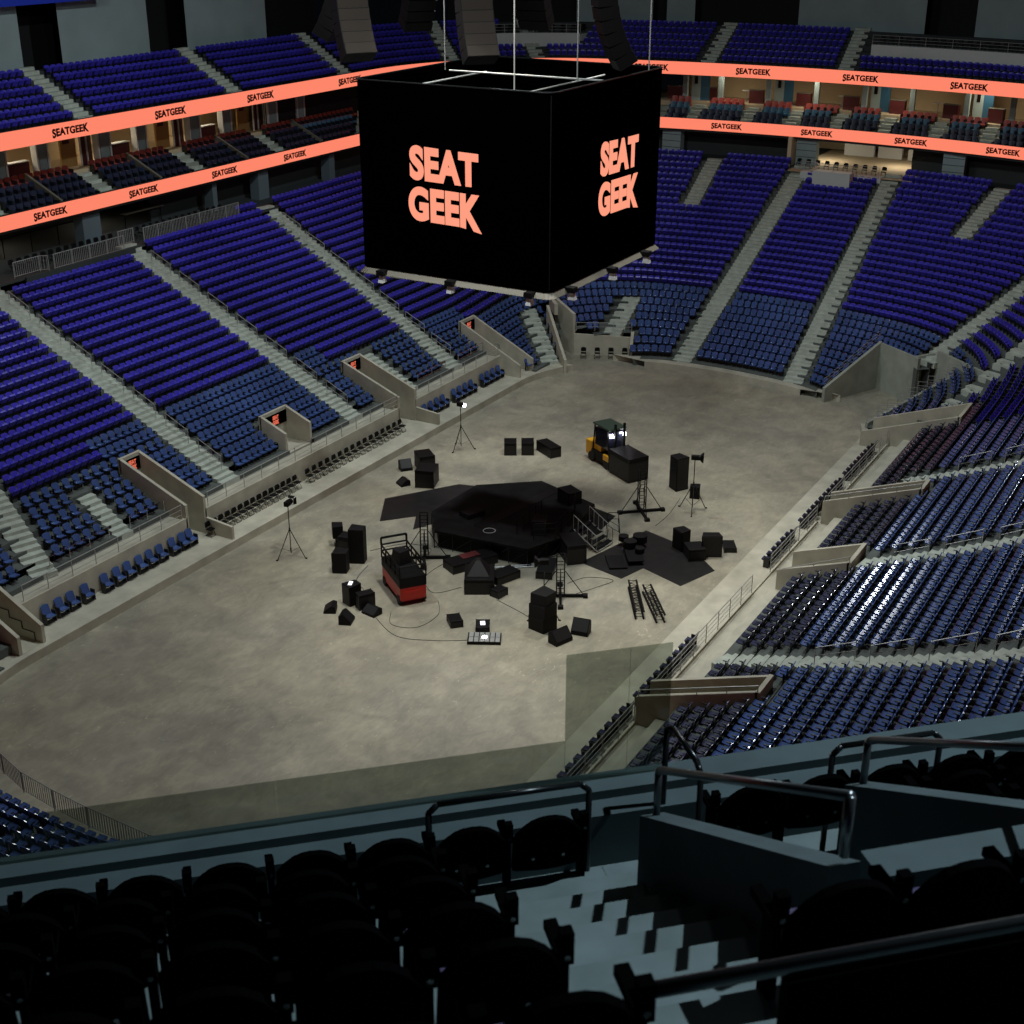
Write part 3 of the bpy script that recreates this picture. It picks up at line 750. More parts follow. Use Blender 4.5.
# club aisle steps
for k in range(4):
    mb = MB()
    for a in CLAIS_L: mb.box((a, 38.75 + .9 * k, clubz(k) + .12), (1.3, .45, .24))
    for a in CLAIS_B:
        x, y, an = on_curve(38.75 + .9 * k, 63.65 + .9 * k, 0, a, 'B'); mb.box((x, y, clubz(k) + .12), (.45, 1.1, .24))
    st(mb.build('club_aisle_steps', M['stair']))
for n, a in enumerate((68.5, 78.4, 88.4, 98.3)):
    b = MB(); b.poly([(a - .12, 38.5, 15.2), (a + .12, 38.5, 15.2), (a + .12, 41.8, 16.7), (a - .12, 41.8, 16.7)]); b.prism([(a - .1, 38.5), (a + .1, 38.5), (a + .1, 41.8), (a - .1, 41.8)], 14.6, [15.2, 15.2, 16.75, 16.75])
    tag(b.build('sloping_divider', M['board']), f'sloping low divider among left club chairs, {ordn(n + 1)} from the left', 'divider')

# ------------------------------------------------------------------ concourse behind the lower bowl
ring_wall(40.6, 65.6, 10.5, 14.2, M['darkwall'], 'wall_concourse', lambda x, y: (x > 79 and y > 0 and x < 115) or (x >= 115 and (y > 5.6 or y < -5.8)) or y < -8)
level_slab(35.6, 61.6, 50, 76, 11.0, 11.5, M['darkwall'], 'floor_concourse')
mb = MB(); mb.box((131.2, -.1, 11.5), (13, 11.4, .06)); st(mb.build('floor_far_concourse', M['carpet']))
ring_wall(48.5, 74, 11.4, 14.2, M['cream'], 'wall_concourse_back')
for v, ww in ((70.4, 1.7), (83.6, .5), (89.6, 1.3), (99.0, .8)):
    mb = MB(); mb.box((v + .8, 39.2, 12.9), (ww, .9, 2.8)); st(mb.build('column_concourse', M['coldk']))
for v in (18.2, 5.0, -8.8):
    x, y, an = on_curve(39, 64, 0, v, 'B'); mb = MB(); mb.box((x, y, 12.9), (.9, 1.9, 2.8)); st(mb.build('column_concourse', M['wallgrey']))
    mb = MB(); [mb.box((x - .46, y, z), (.03, 1.92, .04)) for z in (12.3, 12.9, 13.5)]; st(mb.build('trim_column', M['darkwall']))
mb = MB(); x, y, an = on_curve(38, 63, 0, 6.1, 'B'); mb.box((x + .8, 6.3, 12.8), (2.4, .35, 2.7)); st(mb.build('wall_doorway', M['cream']))
e = empty('service_counter', (135.5, -1.0, 11.52), 0, 'long white counter with three panels in the far lit concourse', 'counter')
for k, yy in enumerate((3.2, .2, -3.0)):
    b = MB(); b.box((0, yy, .55), (.5, 2.9 if k != 1 else 2.3, 1.1)); b.build('counter_panel', M['white'], e)
b = MB(); b.box((0, 0, 1.14), (.6, 9.4, .06)); b.build('counter_top', M['board'], e)
b = MB(); b.box((.2, 2.0, 2.3), (.1, 8, .7)); tag(b.build('menu_board', M['blackwall'], None, (135.6, -1.5, 11.5)), 'dark menu board above the white concourse counter', 'menu board')
# podiums and folding chairs at the top of the bowl
def fold_chair():
    o = empty('folding_chair', (0, 0, 0)); 
    b = MB(); b.box((0, -.2, .66), (.40, .04, .26)); b.box((0, -.215, .82), (.30, .035, .08)); b.build('backrest', M['black'], o)
    b = MB(); b.box((0, 0, .44), (.40, .38, .04)); b.build('seat', M['black'], o)
    b = MB()
    for s in (-1, 1): b.tube((s * .2, -.24, .84), (s * .2, .2, 0), .014, 5); b.tube((s * .19, -.22, 0), (s * .19, .14, .44), .014, 5)
    b.tube((-.2, .2, .02), (.2, .2, .02), .012, 4); b.build('frame', M['dkrail'], o); return o
FCH = None
def chair_row(pts, an, labels, group):
    global FCH
    for (x, y, z), lb in zip(pts, labels):
        if FCH is None: FCH = fold_chair(); o = FCH
        else: o = copy_tree(FCH)
        o.location = (x, y, z); o.rotation_euler.z = an + random.uniform(-.04, .04); o['category'] = 'chair'; o['label'] = lb; o['group'] = group
def seq(p, q, n): return [tuple(lerp(a, b, k / max(1, n - 1)) for a, b in zip(p, q)) for k in range(n)]
chair_row(seq((52.9 + 1.9, 14.75, .52), (62.9, 14.75, .52), 15), pi, [f'black folding chair on the left kerb, {ordn(k+1)} in the first long row' for k in range(15)], 'black folding chairs along the left wall')
chair_row(seq((64.2, 14.75, .52), (74.6, 14.75, .52), 16), pi, [f'black folding chair on the left kerb, {ordn(k+1)} in the second row' for k in range(16)], 'black folding chairs along the left wall')
chair_row(seq((98.8, 9.3, 0), (97.3, 12.3, 0), 4), pi / 2 + .45, [f'black folding chair before the short tunnel wall, {ordn(k+1)} from right' for k in range(4)], 'folding chairs at the far tunnel')
chair_row(seq((126.2, 5.1, 11.52), (125.6, -3.0, 11.52), 10), pi / 2, [f'black folding chair on the far podium, {ordn(k+1)} from left' for k in range(10)], 'folding chairs on the far podium')
chair_row(seq((62.5, 37.3, 11.52), (71.6, 37.3, 11.52), 14), pi, [f'dark stool behind the upper left fence, {ordn(k+1)} from left' for k in range(14)], 'dark chairs behind the top fences')
chair_row(seq((73.6, 37.3, 11.52), (83.4, 37.3, 11.52), 15), pi, [f'dark stool behind the second upper fence, {ordn(k+1)} from left' for k in range(15)], 'dark chairs behind the top fences')
mb = MB(); mb.box((125.0, .6, 11.1), (1.2, 7.4, .95)); mb.box((123.7, 1.0, 11.3), (1.2, 3.4, 1.3)); st(mb.build('podium_wall', M['pale']))
railing('podium_railing', [(124.4, 4.3, 11.5), (124.4, 2.8, 11.5), (123.4, 2.7, 11.6), (123.4, -.8, 11.6), (124.4, -.9, 11.5), (124.4, -2.9, 11.5)], 1.0, 'steel railing around the far end podium', nr=4)
railing('picket_fence', [(61.4, 36.0, 11.55), (63.6, 36.0, 11.55), (64.0, 35.6, 11.55)], 1.05, 'short bent picket fence at the upper left edge', pick=.16, nr=2)
railing('picket_fence', [(64.4, 35.5, 11.55), (70.9, 35.5, 11.55)], 1.05, 'long picket fence above the second left block', pick=.16, nr=2)
railing('picket_fence', [(71.1, 36.2, 11.7), (72.6, 36.2, 11.7)], 1.05, 'short picket gate at the head of the second aisle', pick=.16, nr=2)
railing('picket_fence', [(73.3, 35.9, 11.6), (83.8, 35.9, 11.6)], 1.05, 'long picket fence above the third left block', pick=.16, nr=2)
mb = MB(); mb.box((66.7, 35.3, 11.2), (10, .15, .9)); mb.box((78.6, 36.5, 11.2), (10.6, .15, .7)); st(mb.build('wall_fence_base', M['darkwall']))
b = MB(); b.tube((58, 41, 12.9), (72.6, 41, 12.9), .05, 5); [b.tube((x, 41, 11.5), (x, 41, 12.9), .04, 5) for x in (60, 62.5, 65, 67.5, 70, 72.5)]
tag(b.build('drink_rail', M['black']), 'dark standing counter rail in the upper left concourse', 'counter')
e = empty('high_table', (78.0, 40.4, 11.5), 0, 'narrow high table in the concourse right of the pillar', 'table'); b = MB(); b.box((0, 0, 1.15), (4.2, .5, .06)); b.build('table_top', M['board'], e)
for s in (-1.9, 1.9): b = MB(); b.tube((s, 0, 0), (s, 0, 1.12), .04, 5); b.build('leg', M['black'], e)
# spaced chairs on the left kerb (navy) -----------------------------------
def kerb_seats(xs, lab, z=.52):
    global PROTO
    for n, x in enumerate(xs):
        if 'kerb' not in PROTO: 
            o = empty('lounge_seat', (0, 0, 0)); back_mb(.5, .55, .4, .16).build('backrest', M['blue'], o); pan_mb(0, .5).build('seat_pan', M['blue'], o)
            b = MB(); b.box((.32, -.1, .3), (.06, .3, .6)); b.box((-.32, -.1, .3), (.06, .3, .6)); b.box((0, -.1, .05), (.6, .3, .06)); b.build('frame', M['sfr'], o); PROTO['kerb'] = o
        else: o = copy_tree(PROTO['kerb'])
        o.location = (x, 14.72, z); o.rotation_euler.z = pi; o['category'] = 'seat'; o['group'] = 'navy seats on the left kerb'; o['label'] = f'navy cushioned seat on the left kerb, {lab}, {ordn(n+1)} from left'
kerb_seats([42.6, 43.5, 44.3, 45.3], 'first cluster'); kerb_seats([46.7, 47.6, 48.4, 49.3, 50.1, 50.9][:6], 'middle cluster'); kerb_seats([52.0 - .1, 52.6 + .1, 53.3], 'cluster by the exit')
kerb_seats([77.9, 78.7, 79.5, 80.3], 'far first cluster'); kerb_seats([81.8, 82.6, 83.4, 84.2], 'far second cluster'); kerb_seats([85.8, 86.6, 87.4, 88.2], 'far third cluster')
# dark loose seats in groups on the right kerb
def right_kerb(x0, x1, lab, kind='dusk'):
    n = int((x1 - x0) / .74) + 1
    for k in range(n):
        if 'rk' not in PROTO:
            o = empty('kerb_seat', (0, 0, 0)); back_mb(.5, .55, .4, .16).build('backrest', M['sfr'], o); pan_mb(0, .5).build('seat_pan', M['dusk'], o)
            b = MB(); b.box((.3, -.1, .3), (.06, .3, .6)); b.box((-.3, -.1, .3), (.06, .3, .6)); b.box((0, -.1, .05), (.6, .3, .06)); b.build('frame', M['sfr'], o); PROTO['rk'] = o
        else: o = copy_tree(PROTO['rk'])
        o.location = (x0 + k * .74, -14.55, .52); o['category'] = 'seat'; o['group'] = 'dark seats on the right kerb'; o['label'] = f'dark seat on the right kerb, {lab}, {ordn(k+1)} from near end'
right_kerb(43.2, 49.2, 'nearest run'); right_kerb(50.6, 56.8, 'second run'); right_kerb(67.2, 71.6, 'short middle run'); right_kerb(73.2, 80.6, 'fourth run'); right_kerb(81.6, 87.5, 'farthest run')

# ------------------------------------------------------------------ upper back walls
def seg_wall(B, L, rngs, z0, z1, m, nm):
    A = ring(B, L)
    for key, a, b in rngs:
        mb = MB()
        for k in range(NP):
            p, q = A[k], A[(k + 1) % NP]
            if key == 'L' and not (p[0] < 112 and p[1] > 25): continue
            if key == 'B' and not (p[0] > 110 and True): continue
            v = (p[0] + q[0]) / 2 if key == 'L' else (p[1] + q[1]) / 2
            # split long cells so the panel ends are exact
            for t in range(8):
                s0 = (lerp(p[0], q[0], t / 8), lerp(p[1], q[1], t / 8)); s1 = (lerp(p[0], q[0], (t + 1) / 8), lerp(p[1], q[1], (t + 1) / 8))
                v = (s0[0] + s1[0]) / 2 if key == 'L' else (s0[1] + s1[1]) / 2
                if a <= v <= b: mb.poly([(*s1, z0), (*s0, z0), (*s0, z1), (*s1, z1)])
        if mb.v: st(mb.build(nm, m))
seg_wall(46, 71, [('L', 50, 73.4), ('L', 77.1, 86.4), ('L', 90.9, 101), ('B', 23.5, 31), ('B', 19.5, 22.3), ('B', -3.0, 9.2), ('B', -18, -7.6)], 21.5, 36, M['wallgrey'], 'wall_upper_panel')
seg_wall(49, 74, [('L', 40, 112), ('B', -40, 44)], 19, 36, M['blackwall'], 'wall_upper_back')
b = MB(); b.box((64, 44.5, 28.5), (34, .5, 2.0)); [b.box((x_, 45.3, 28.5), (.3, 1.1, .3)) for x_ in (50, 64, 78)]; tag(b.build('fascia_banner', M['bluefab']), 'bright blue horizontal beam above the left wall panels', 'banner')
for nm, y0, y1 in (('right', -14.2, .3), ('middle', 28.2, 35.8)):
    pts = []
    for v in [lerp(y0, y1, t / 6) for t in range(7)]:
        x, y, an = on_curve(40.6, 65.4, 0, v, 'B'); pts.append((x, y))
    mb = MB()
    for p, q in zip(pts[:-1], pts[1:]): mb.wall(p, q, .2, 21, 22.35, 22.35)
    q2 = [(p[0] + 3.5, p[1]) for p in pts]; mb.prism(pts + q2[::-1], 21.6, 22.2); st(mb.build('wall_platform_' + nm, M['pale']))
    railing('platform_railing', [(p[0] + .1, p[1], 22.35) for p in pts], .8, f'railing on the upper platform at the {nm} of the far side', nr=3, post=2.2)
    n = int(abs(y1 - y0) / .8)
    chair_row([(p[0] + 1.6, p[1], p[2]) for p in seq((pts[-1][0], pts[-1][1] - .5, 22.2), (pts[0][0], pts[0][1] + .5, 22.2), n)], pi / 2, [f'dark chair on the upper {nm} platform, {ordn(k+1)} from left' for k in range(n)], 'chairs on the upper platforms')

# ------------------------------------------------------------------ hanging scoreboard
X0, X1, YH, Z0, Z1 = 58.5, 71.15, 5.65, 16.75, 26.15
def rrect(x0, x1, yh, r, bul=.12, n=5):
    pts = []
    for cx, cy, a0 in ((x1 - r, yh - r, 0), (x0 + r, yh - r, 90), (x0 + r, -yh + r, 180), (x1 - r, -yh + r, 270)):
        for k in range(n + 1): a = radians(a0 + 90 * k / n); pts.append((cx + r * cos(a), cy + r * sin(a)))
    return pts
sb = empty('scoreboard', ((X0 + X1) / 2, .2, Z0), 0, 'huge black four-sided hanging scoreboard with glowing salmon letters', 'scoreboard')
ox = (X0 + X1) / 2
def shell(pts, z0, z1, t, name, m, top=True):
    b = MB(); n = len(pts); cxm = sum(p[0] for p in pts) / n; inn = [((p[0] - cxm) * (1 - t / 5.6) + cxm, p[1] * (1 - t / 5.6)) for p in pts]
    for k in range(n):
        j = (k + 1) % n; a, c, d, e = pts[k], pts[j], inn[j], inn[k]
        b.poly([(*a, z0), (*c, z0), (*c, z1), (*a, z1)]); b.poly([(*d, z0), (*e, z0), (*e, z1), (*d, z1)]); b.poly([(*a, z1), (*c, z1), (*d, z1), (*e, z1)]); b.poly([(*c, z0), (*a, z0), (*e, z0), (*d, z0)])
    return b.build(name, m, sb)
R0 = [(x - ox, y) for x, y in rrect(X0, X1, YH, .5)]
shell(R0, 0, Z1 - Z0, .35, 'display_walls', M['screen'])
shell([(x * 1.004, y * 1.004) for x, y in R0], Z1 - Z0, Z1 - Z0 + .05, .12, 'top_rim', M['dkrail'])
b = MB(); b.box((0, 0, Z1 - Z0 - 1.6), (10.4, 10.2, .1)); b.build('roof_deck', M['black'], sb)
for k, (p, q) in enumerate((((-4.7, -3.6, 9.15), (-4.7, 1.6, 9.15)), ((-4.0, -3.2, 9.1), (4.0, -3.2, 9.1)), ((1, -4.6, 9.2), (1, 4.6, 9.2)), ((-5, 3.5, 9.0), (3, 3.5, 9.0)))):
    b = MB(); b.tube(p, q, .05, 6); b.build('cross_bar', M['steel'], sb)
b = MB(); b.tube((X0 - ox + .13, -YH + .13, .1), (X0 - ox + .13, -YH + .13, 9.3), .03, 5); b.build('corner_seam', M['dkrail'], sb)
b = MB(); n_ = len(R0)
for k in range(n_):
    p, q = R0[k], R0[(k + 1) % n_]; b.poly([(p[0] * 1.03, p[1] * 1.03, -.34), (q[0] * 1.03, q[1] * 1.03, -.3), (q[0] * .99, q[1] * .99, 0), (p[0] * .99, p[1] * .99, 0)]); b.poly([(q[0] * 1.03, q[1] * 1.03, -.3), (p[0] * 1.03, p[1] * 1.03, -.3), (p[0] * .9, p[1] * .9, -.42), (q[0] * .9, q[1] * .9, -.42)])
b.build('lower_rim', M['board'], sb)
b = MB()
for u in (-4.6, 0, 4.2):
    for s in (-1, 1):
        b.box((s * 6.4, u, -.16), (.7, .45, .26)); b.box((u, s * 5.8, -.16), (.45, .7, .26))
b.build('camera_brackets', M['black'], sb)
b = MB()
for u in (-4.6, 0, 4.2):
    for s in (-1, 1): b.box((s * 6.5, u, -.5), (.42, .3, .34), 0, 0, (.7, .7)); b.box((u, s * 5.95, -.5), (.3, .42, .34), 0, 0, (.7, .7))
b.build('downlight_housings', M['white'], sb)
b = MB(); b.box((0, 0, -.35), (8, 8, .5)); b.build('under_frame', M['black'], sb)
put(LOGO, 'lettering', M['logo'], sb, (4.2, 3.75, 3), (X0 - ox - .03, .4, 21.2 - Z0), pi / 2, -pi / 2)
put(LOGO, 'lettering', M['logo'], sb, (4.6, 3.75, 3), (65.8 - ox, -YH - .03, 21.2 - Z0), pi / 2, 0)
for n, (x, y, lb) in enumerate(((66.2, 9.4 - 4.1, 'left'), (59.4, -2.9, 'front centre'), (65.3, -3.2, 'back centre'), (69.6, -5.2, 'right'))):
    b = MB(); b.tube((x, y, 25.9), (x, y, 46.7), .035, 6); tag(b.build('hoist_cable', M['steel']), f'thin steel cable rising from the scoreboard, {lb} one', 'cable')

# line arrays -------------------------------------------------------------
def line_array(x, y, zb, face, n, lb, scale=1.0, curve=6.0, w=2.2, m='grille'):
    """stack of cabinets curving back towards its foot; face = heading of the grilles"""
    e = empty('speaker_array', (x, y, zb), face, lb, 'speaker array'); py, pz, a = 0.0, 0.0, radians(curve * 6)
    for k in range(n):
        h = .62 * scale; b = MB(); R = Matrix.Rotation(a, 4, 'X')
        b.box((0, 0, 0), (w, 1.0 * scale, h - .03), 0, 0, None, R.to_3x3()); c = b.build('speaker_cabinet', M['black'], e); c.location = (0, py, pz + h / 2)
        g = MB(); g.box((0, .51 * scale, 0), (w - .08, .03, h - .08)); go = g.build('grille', M[m], c); go.rotation_euler.x = a
        py += sin(-a) * h * -0 - h * sin(a); pz += h * cos(a); a = max(radians(2), a - radians(curve))
    b = MB(); b.tube((-w * .3, py, pz), (-w * .3, py, 46.7 - zb), .04, 5); b.tube((w * .3, py, pz), (w * .3, py, 46.7 - zb), .04, 5); b.box((0, py, pz + .1), (w * .7, .2, .2)); b.build('hoist_bar', M['dkrail'], e)
    return e
def toward(x, y, tx, ty): return atan2(ty - y, tx - x) - pi / 2
def arr_at(px, py_, z, **k): pass
ARR = [(60.6, 7.0, 26.9, (52, -6), 16, 'tall curved black speaker array hanging left of the scoreboard cables', 1.7),
       (62.6, .9, 26.9, (50, -14), 16, 'tall curved black speaker array rising from behind the scoreboard centre', 1.7),
       (66.8, -5.0, 26.6, (80, -20), 16, 'curved black speaker array leaning right above the scoreboard', 1.5),
       (76.5, 5.4, 27.4, (100, 8), 12, 'far black speaker array with pale foot between the cables', 1.9),
       (70.2, 9.8, 27.6, (90, 40), 12, 'far black speaker array behind the left cable', 1.7),
       (66.5, 13.3, 27.2, (60, 40), 12, 'black speaker array with lit foot near the left aisle', 1.7)]
for x, y, z, t, n, lb, w in ARR: line_array(x, y, z, toward(x, y, *t), n, lb, 1.0, 5.0, w)
for (x, y, z, lb) in ((78, 2.0, 27.2, 'pale trapezoid lamp shade right of the leaning speaker array'),):
    pass

# ------------------------------------------------------------------ floor equipment
def box_thing(name, cat, label, x, y, d, rz, z=0, m='blk2', lidm='black', trim=True, wheels=False):
    e = empty(name, (x, y, z), radians(rz), label, cat); h = d[2]
    b = MB(); b.box((0, 0, h * .4 + (.1 if wheels else 0)), (d[0], d[1], h * .8)); b.build('case_body', M[m], e, bevel=.02)
    b = MB(); b.box((0, 0, h * .9 + (.1 if wheels else 0)), (d[0] + .02, d[1] + .02, h * .19)); b.build('case_lid', M[lidm], e, bevel=.02)
    if trim:
        b = MB()
        for sx in (-1, 1):
            for sy in (-1, 1): b.box((sx * d[0] / 2, sy * d[1] / 2, h / 2 + (.1 if wheels else 0)), (.04, .04, h))
        b.build('corner_trim', M['dkrail'], e)
    if wheels:
        for sx in (-1, 1):
            for sy in (-1, 1): b = MB(); b.tube((sx * (d[0] / 2 - .1) - .03, sy * (d[1] / 2 - .1), .07), (sx * (d[0] / 2 - .1) + .03, sy * (d[1] / 2 - .1), .07), .07, 8); b.build('caster', M['rubber'], e)
    return e
def speaker(x, y, d, rz, label, z=0, tilt=0, name='loudspeaker'):
    e = empty(name, (x, y, z), radians(rz), label, 'speaker'); w, dp, h = d
    b = MB(); b.prism([(-w / 2, dp / 2), (-w * .38, -dp / 2), (w * .38, -dp / 2), (w / 2, dp / 2)], 0, h); o = b.build('cabinet', M['black'], e, bevel=.015)
    g = MB(); g.box((0, dp / 2 + .012, h / 2), (w * .9, .02, h * .92)); g.build('front_grille', M['blk2'], e)
    hd = MB(); hd.box((w * .45, 0, h * .6), (.03, .14, .05)); hd.build('side_handle', M['dkrail'], e)
    if tilt: e.rotation_euler.x = radians(tilt)
    return e
def wedge(x, y, rz, label, w=.8, d=.65, h=.42):
    e = empty('stage_monitor', (x, y, 0), radians(rz), label, 'speaker')
    b = MB(); pr = [(-d / 2, 0), (d / 2, 0), (d / 2, h * .25), (-d * .2, h), (-d / 2, h * .8)]; n = len(pr)
    for sx in (-w / 2, w / 2): b.v += [(sx, p, q) for p, q in pr]
    b.f = [tuple(range(n))[::-1], tuple(range(n, 2 * n))] + [(k, (k + 1) % n, n + (k + 1) % n, n + k) for k in range(n)]; b.m = [0] * len(b.f); b.build('cabinet', M['black'], e)
    g = MB(); an = atan2(h * .75, -d * .7); c = ((d / 2 - d * .2) / 2, h * .625); g.box((0, 0, 0), (w * .9, hypot(d * .7, h * .75) * .9, .02)); go = g.build('front_grille', M['blk2'], e); go.location = (0, c[0] + .01, c[1] + .01); go.rotation_euler.x = -atan2(h * .75, d * .7)
    return e
Q = speaker
Q(57.2, 6.0, (.85, .85, 2.1), 20, 'tallest black speaker cabinet of the left floor cluster')
Q(55.7, 6.1, (.85, .8, 1.25), 20, 'waist-high black speaker in front of the tall left one')
Q(58.4, 8.3, (.8, .6, .75), 40, 'small black speaker box raised behind the left cluster', z=.55)
box_thing('flight_case', 'case', 'low black case carrying the small raised speaker box', 58.4, 8.1, (.8, .6, .54), 40)
box_thing('flight_case', 'case', 'mid black case between the two left speakers', 57.7, 7.1, (.8, .8, 1.2), 10)
Q(52.9, 3.3, (.75, .8, 1.15), 70, 'upright black speaker left of the scissor lift', z=0)
b = MB(); b.box((0, 0, .012), (.42, .2, .025)); tag(b.build('label_plate', M['lampsoft'], None, (52.85, 3.35, 1.16), .4), 'small glowing white panel on the upright black speaker top', 'panel')
box_thing('flight_case', 'case', 'black case leaning close behind the upright speaker', 52.8, 2.4, (.5, .9, .9), 60)
wedge(51.6, 3.8, 30, 'leftmost flat black stage monitor on the left floor'); wedge(51.0, 2.3, 200, 'tilted black stage monitor in front of the upright speaker', h=.6); wedge(52.4, 1.7, 80, 'square black stage monitor right of the upright speaker', w=.9)
for x, y, d, rz, lb in ((76.0, 6.9, (1.0, .8, .9), 30, 'left black case of the row behind the stage'), (76.6, 5.9, (1.0, .8, .9), 30, 'middle black case of the row behind the stage'), (77.2, 4.6, (1.8, .8, .75), 60, 'long black case of the row behind the stage'),
                        (70.8, 10.4, (1.3, 1.0, 1.1), 50, 'black case beside the glowing tripod lamp'), (68.6, 8.8, (1.4, 1.2, 1.2), 20, 'tall black case near the left matting')):
    box_thing('flight_case', 'case', lb, x, y, d, rz)
wedge(70.0, 11.4, 140, 'black monitor tipped up near the glowing tripod lamp', h=.7); wedge(67.8, 10.1, 60, 'black monitor on the left of the matting')
box_thing('flight_case', 'case', 'huge black road case beside the yellow forklift', 76.3, -1.75, (2.3, 1.5, 1.55), 60, wheels=True)
Q(76.0, -5.4, (.95, .9, 2.2), 150, 'tall lone black speaker right of the road case')
Q(75.2, -6.9, (.7, .6, .8), 200, 'small black speaker beside the tall lone one', tilt=0)
Q(67.9, -11.0, (1.2, .6, 1.3), 120, 'black speaker standing near the right kerb'); box_thing('flight_case', 'case', 'flat black lid case right of the kerb speaker', 69.2, -11.6, (1.1, .7, .3), 30)
Q(55.5, -6.9, (1.25, 1.0, .8), -20, 'bottom black speaker of the front stack'); Q(55.5, -6.9, (1.2, 1.0, .7), -15, 'middle black speaker of the front stack', z=.8); Q(55.5, -6.9, (1.1, .9, .62), -10, 'top black speaker of the front stack', z=1.5)
wedge(54.7, -8.3, 160, 'squat black monitor at the foot of the front stack', w=1.1, h=.7); wedge(56.0, -8.8, 100, 'tipped black monitor behind the squat one', w=.9, h=.8)
box_thing('flight_case', 'case', 'black case right of the lid pyramid', 57.5, -3.05, (.75, .6, .45), -10)
# pyramid-like boxes in front of the stage
e = box_thing('flight_case', 'case', 'wide black base case under the leaning panels', 57.9, -1.6, (2.0, 1.6, .9), 30)
e = empty('leaning_panels', (57.95, -1.5, .92), radians(30), 'dark sloping panels leaning like a tent on the base case', 'panel')
b = MB(); b.box((0, 0, .35), (1.5, 1.2, .7), 0, 0, (.25, .2)); b.build('panel', M['blk2'], e)
for x, y, d, rz, lb in ((59.9, .2, (2.9, 1.1, .55), -28, 'long low black case with red patch before the stage'), (59.3, -2.3, (1.6, .9, .5), -20, 'low black case before the stage front'),
                        (63.6, -4.3, (1.8, 1.1, 1.2), 45, 'ribbed black road case right of the stage stairs'), (61.3, -3.9, (1.9, .9, .45), 20, 'low black case at the foot of the stage stairs')):
    box_thing('flight_case', 'case', lb, x, y, d, rz)
b = MB(); b.box((0, 0, .02), (1.1, .6, .03)); tag(b.build('red_cloth', M['maroon'], None, (60.0, .35, .56), radians(-28)), 'dull red cloth on the long low case', 'cloth')
# central stage
sg = empty('stage', (65.2, .6, 0), radians(0), 'dark square stage deck in the middle of the floor', 'stage')
SP = [(-4.4, 2.6), (-3.9, -3.3), (-1.3, -4.3), (3.6, -3.7), (5.2, .8), (2.6, 4.0), (-2.2, 4.2)]
b = MB(); b.prism(SP, .98, 1.12); b.build('deck', M['deck'], sg)
b = MB()
for p, q in zip(SP, SP[1:] + SP[:1]):
    n = max(1, int(hypot(p[0] - q[0], p[1] - q[1]) / 1.0))
    for k in range(n):
        x, y = lerp(p[0], q[0], k / n), lerp(p[1], q[1], k / n); x2, y2 = lerp(p[0], q[0], (k + 1) / n), lerp(p[1], q[1], (k + 1) / n)
        b.tube((x, y, 0), (x, y, 1), .03, 5); b.tube((x, y, .05), (x2, y2, .95), .02, 4); b.tube((x, y, .1), (x2, y2, .1), .02, 4)
b.build('under_frame', M['dkrail'], sg)
b = MB(); b.prism([(p[0] * .95, p[1] * .95) for p in SP], .02, .96); b.build('skirt', M['black'], sg)
railing('stage_railing', [(62.5, -2.4, 1.12), (63.2, -3.4, 1.12), (66.3, -3.0, 1.12), (67.6, -2.4, 1.12)], 1.0, 'black pipe railing at the right front of the stage', nr=3, m='black', post=.9)
railing('stage_railing', [(62.7, -1.2, 1.12), (65.8, -1.1, 1.12)], .9, 'black pipe railing across the stage deck', nr=3, m='black', post=.7)
box_thing('amplifier_rack', 'case', 'black amplifier rack standing on the stage deck', 63.6, -2.2, (1.0, .8, .9), 20, z=1.12)
box_thing('amplifier_rack', 'case', 'wide black rack on the stage beside its back right edge', 68.4, -1.6, (1.2, .9, .8), 60, z=1.12)
box_thing('amplifier_rack', 'case', 'low black rack at the left of the stage deck', 63.7, 2.4, (1.2, .8, .3), -20, z=1.12)
b = MB(); b.prism([(-.35, -3.4), (.35, -3.4), (.35, 3.6), (-.35, 3.6)], 0, .015); b.v = [(x * 1, y, z) for x, y, z in b.v]; tag(b.build('cable_cover', M['black'], None, (66.0, .6, 1.122), radians(80)), 'black strip lying across the stage deck', 'cable cover')
st_ = empty('stage_stairs', (65.8, -4.3, 0), radians(-8), 'steel steps with handrails at the stage right side', 'stairs')
b = MB()
for k in range(5): b.box((0, .35 * k - .9, .2 * (k + 1)), (1.6, .32, .04))
b.build('treads', M['deck'], st_); b = MB()
for s in (-.8, .8):
    b.tube((s, -1.1, .1), (s, .6, 1.05), .03, 5); b.tube((s, -1.1, 1.0), (s, .6, 1.95), .025, 5)
    for k in range(6): b.tube((s, -1.05 + .33 * k, .1 + .18 * k), (s, -1.05 + .33 * k, 1.02 + .18 * k), .018, 4)
b.box((0, -1.08, .08), (1.6, .05, .05)); b.build('handrails', M['steel'], st_)
b = MB(); b.tube((0, 0, .05), (2.2, .3, .05), .05, 6); tag(b.build('silver_bar', M['chrome'], None, (60.4, -1.6, 0), radians(-60)), 'short silver bar on the floor before the stage', 'bar')
b = MB(); b.tube((0, 0, .05), (3.0, 0, .08), .05, 6); tag(b.build('silver_bar', M['chrome'], None, (60.0, -.9, .0), radians(-50)), 'long silver bar along the stage front edge', 'bar')
b = MB()
for k in range(20): a = 2 * pi * k / 20; a2 = 2 * pi * (k + 1) / 20; b.tube((.35 * cos(a), .35 * sin(a), .03), (.35 * cos(a2), .35 * sin(a2), .03), .025, 5, cap=False)
tag(b.build('cable_coil', M['steel'], None, (62.3, 0.4, 1.12)), 'small pale coil of cable on the stage deck', 'cable')
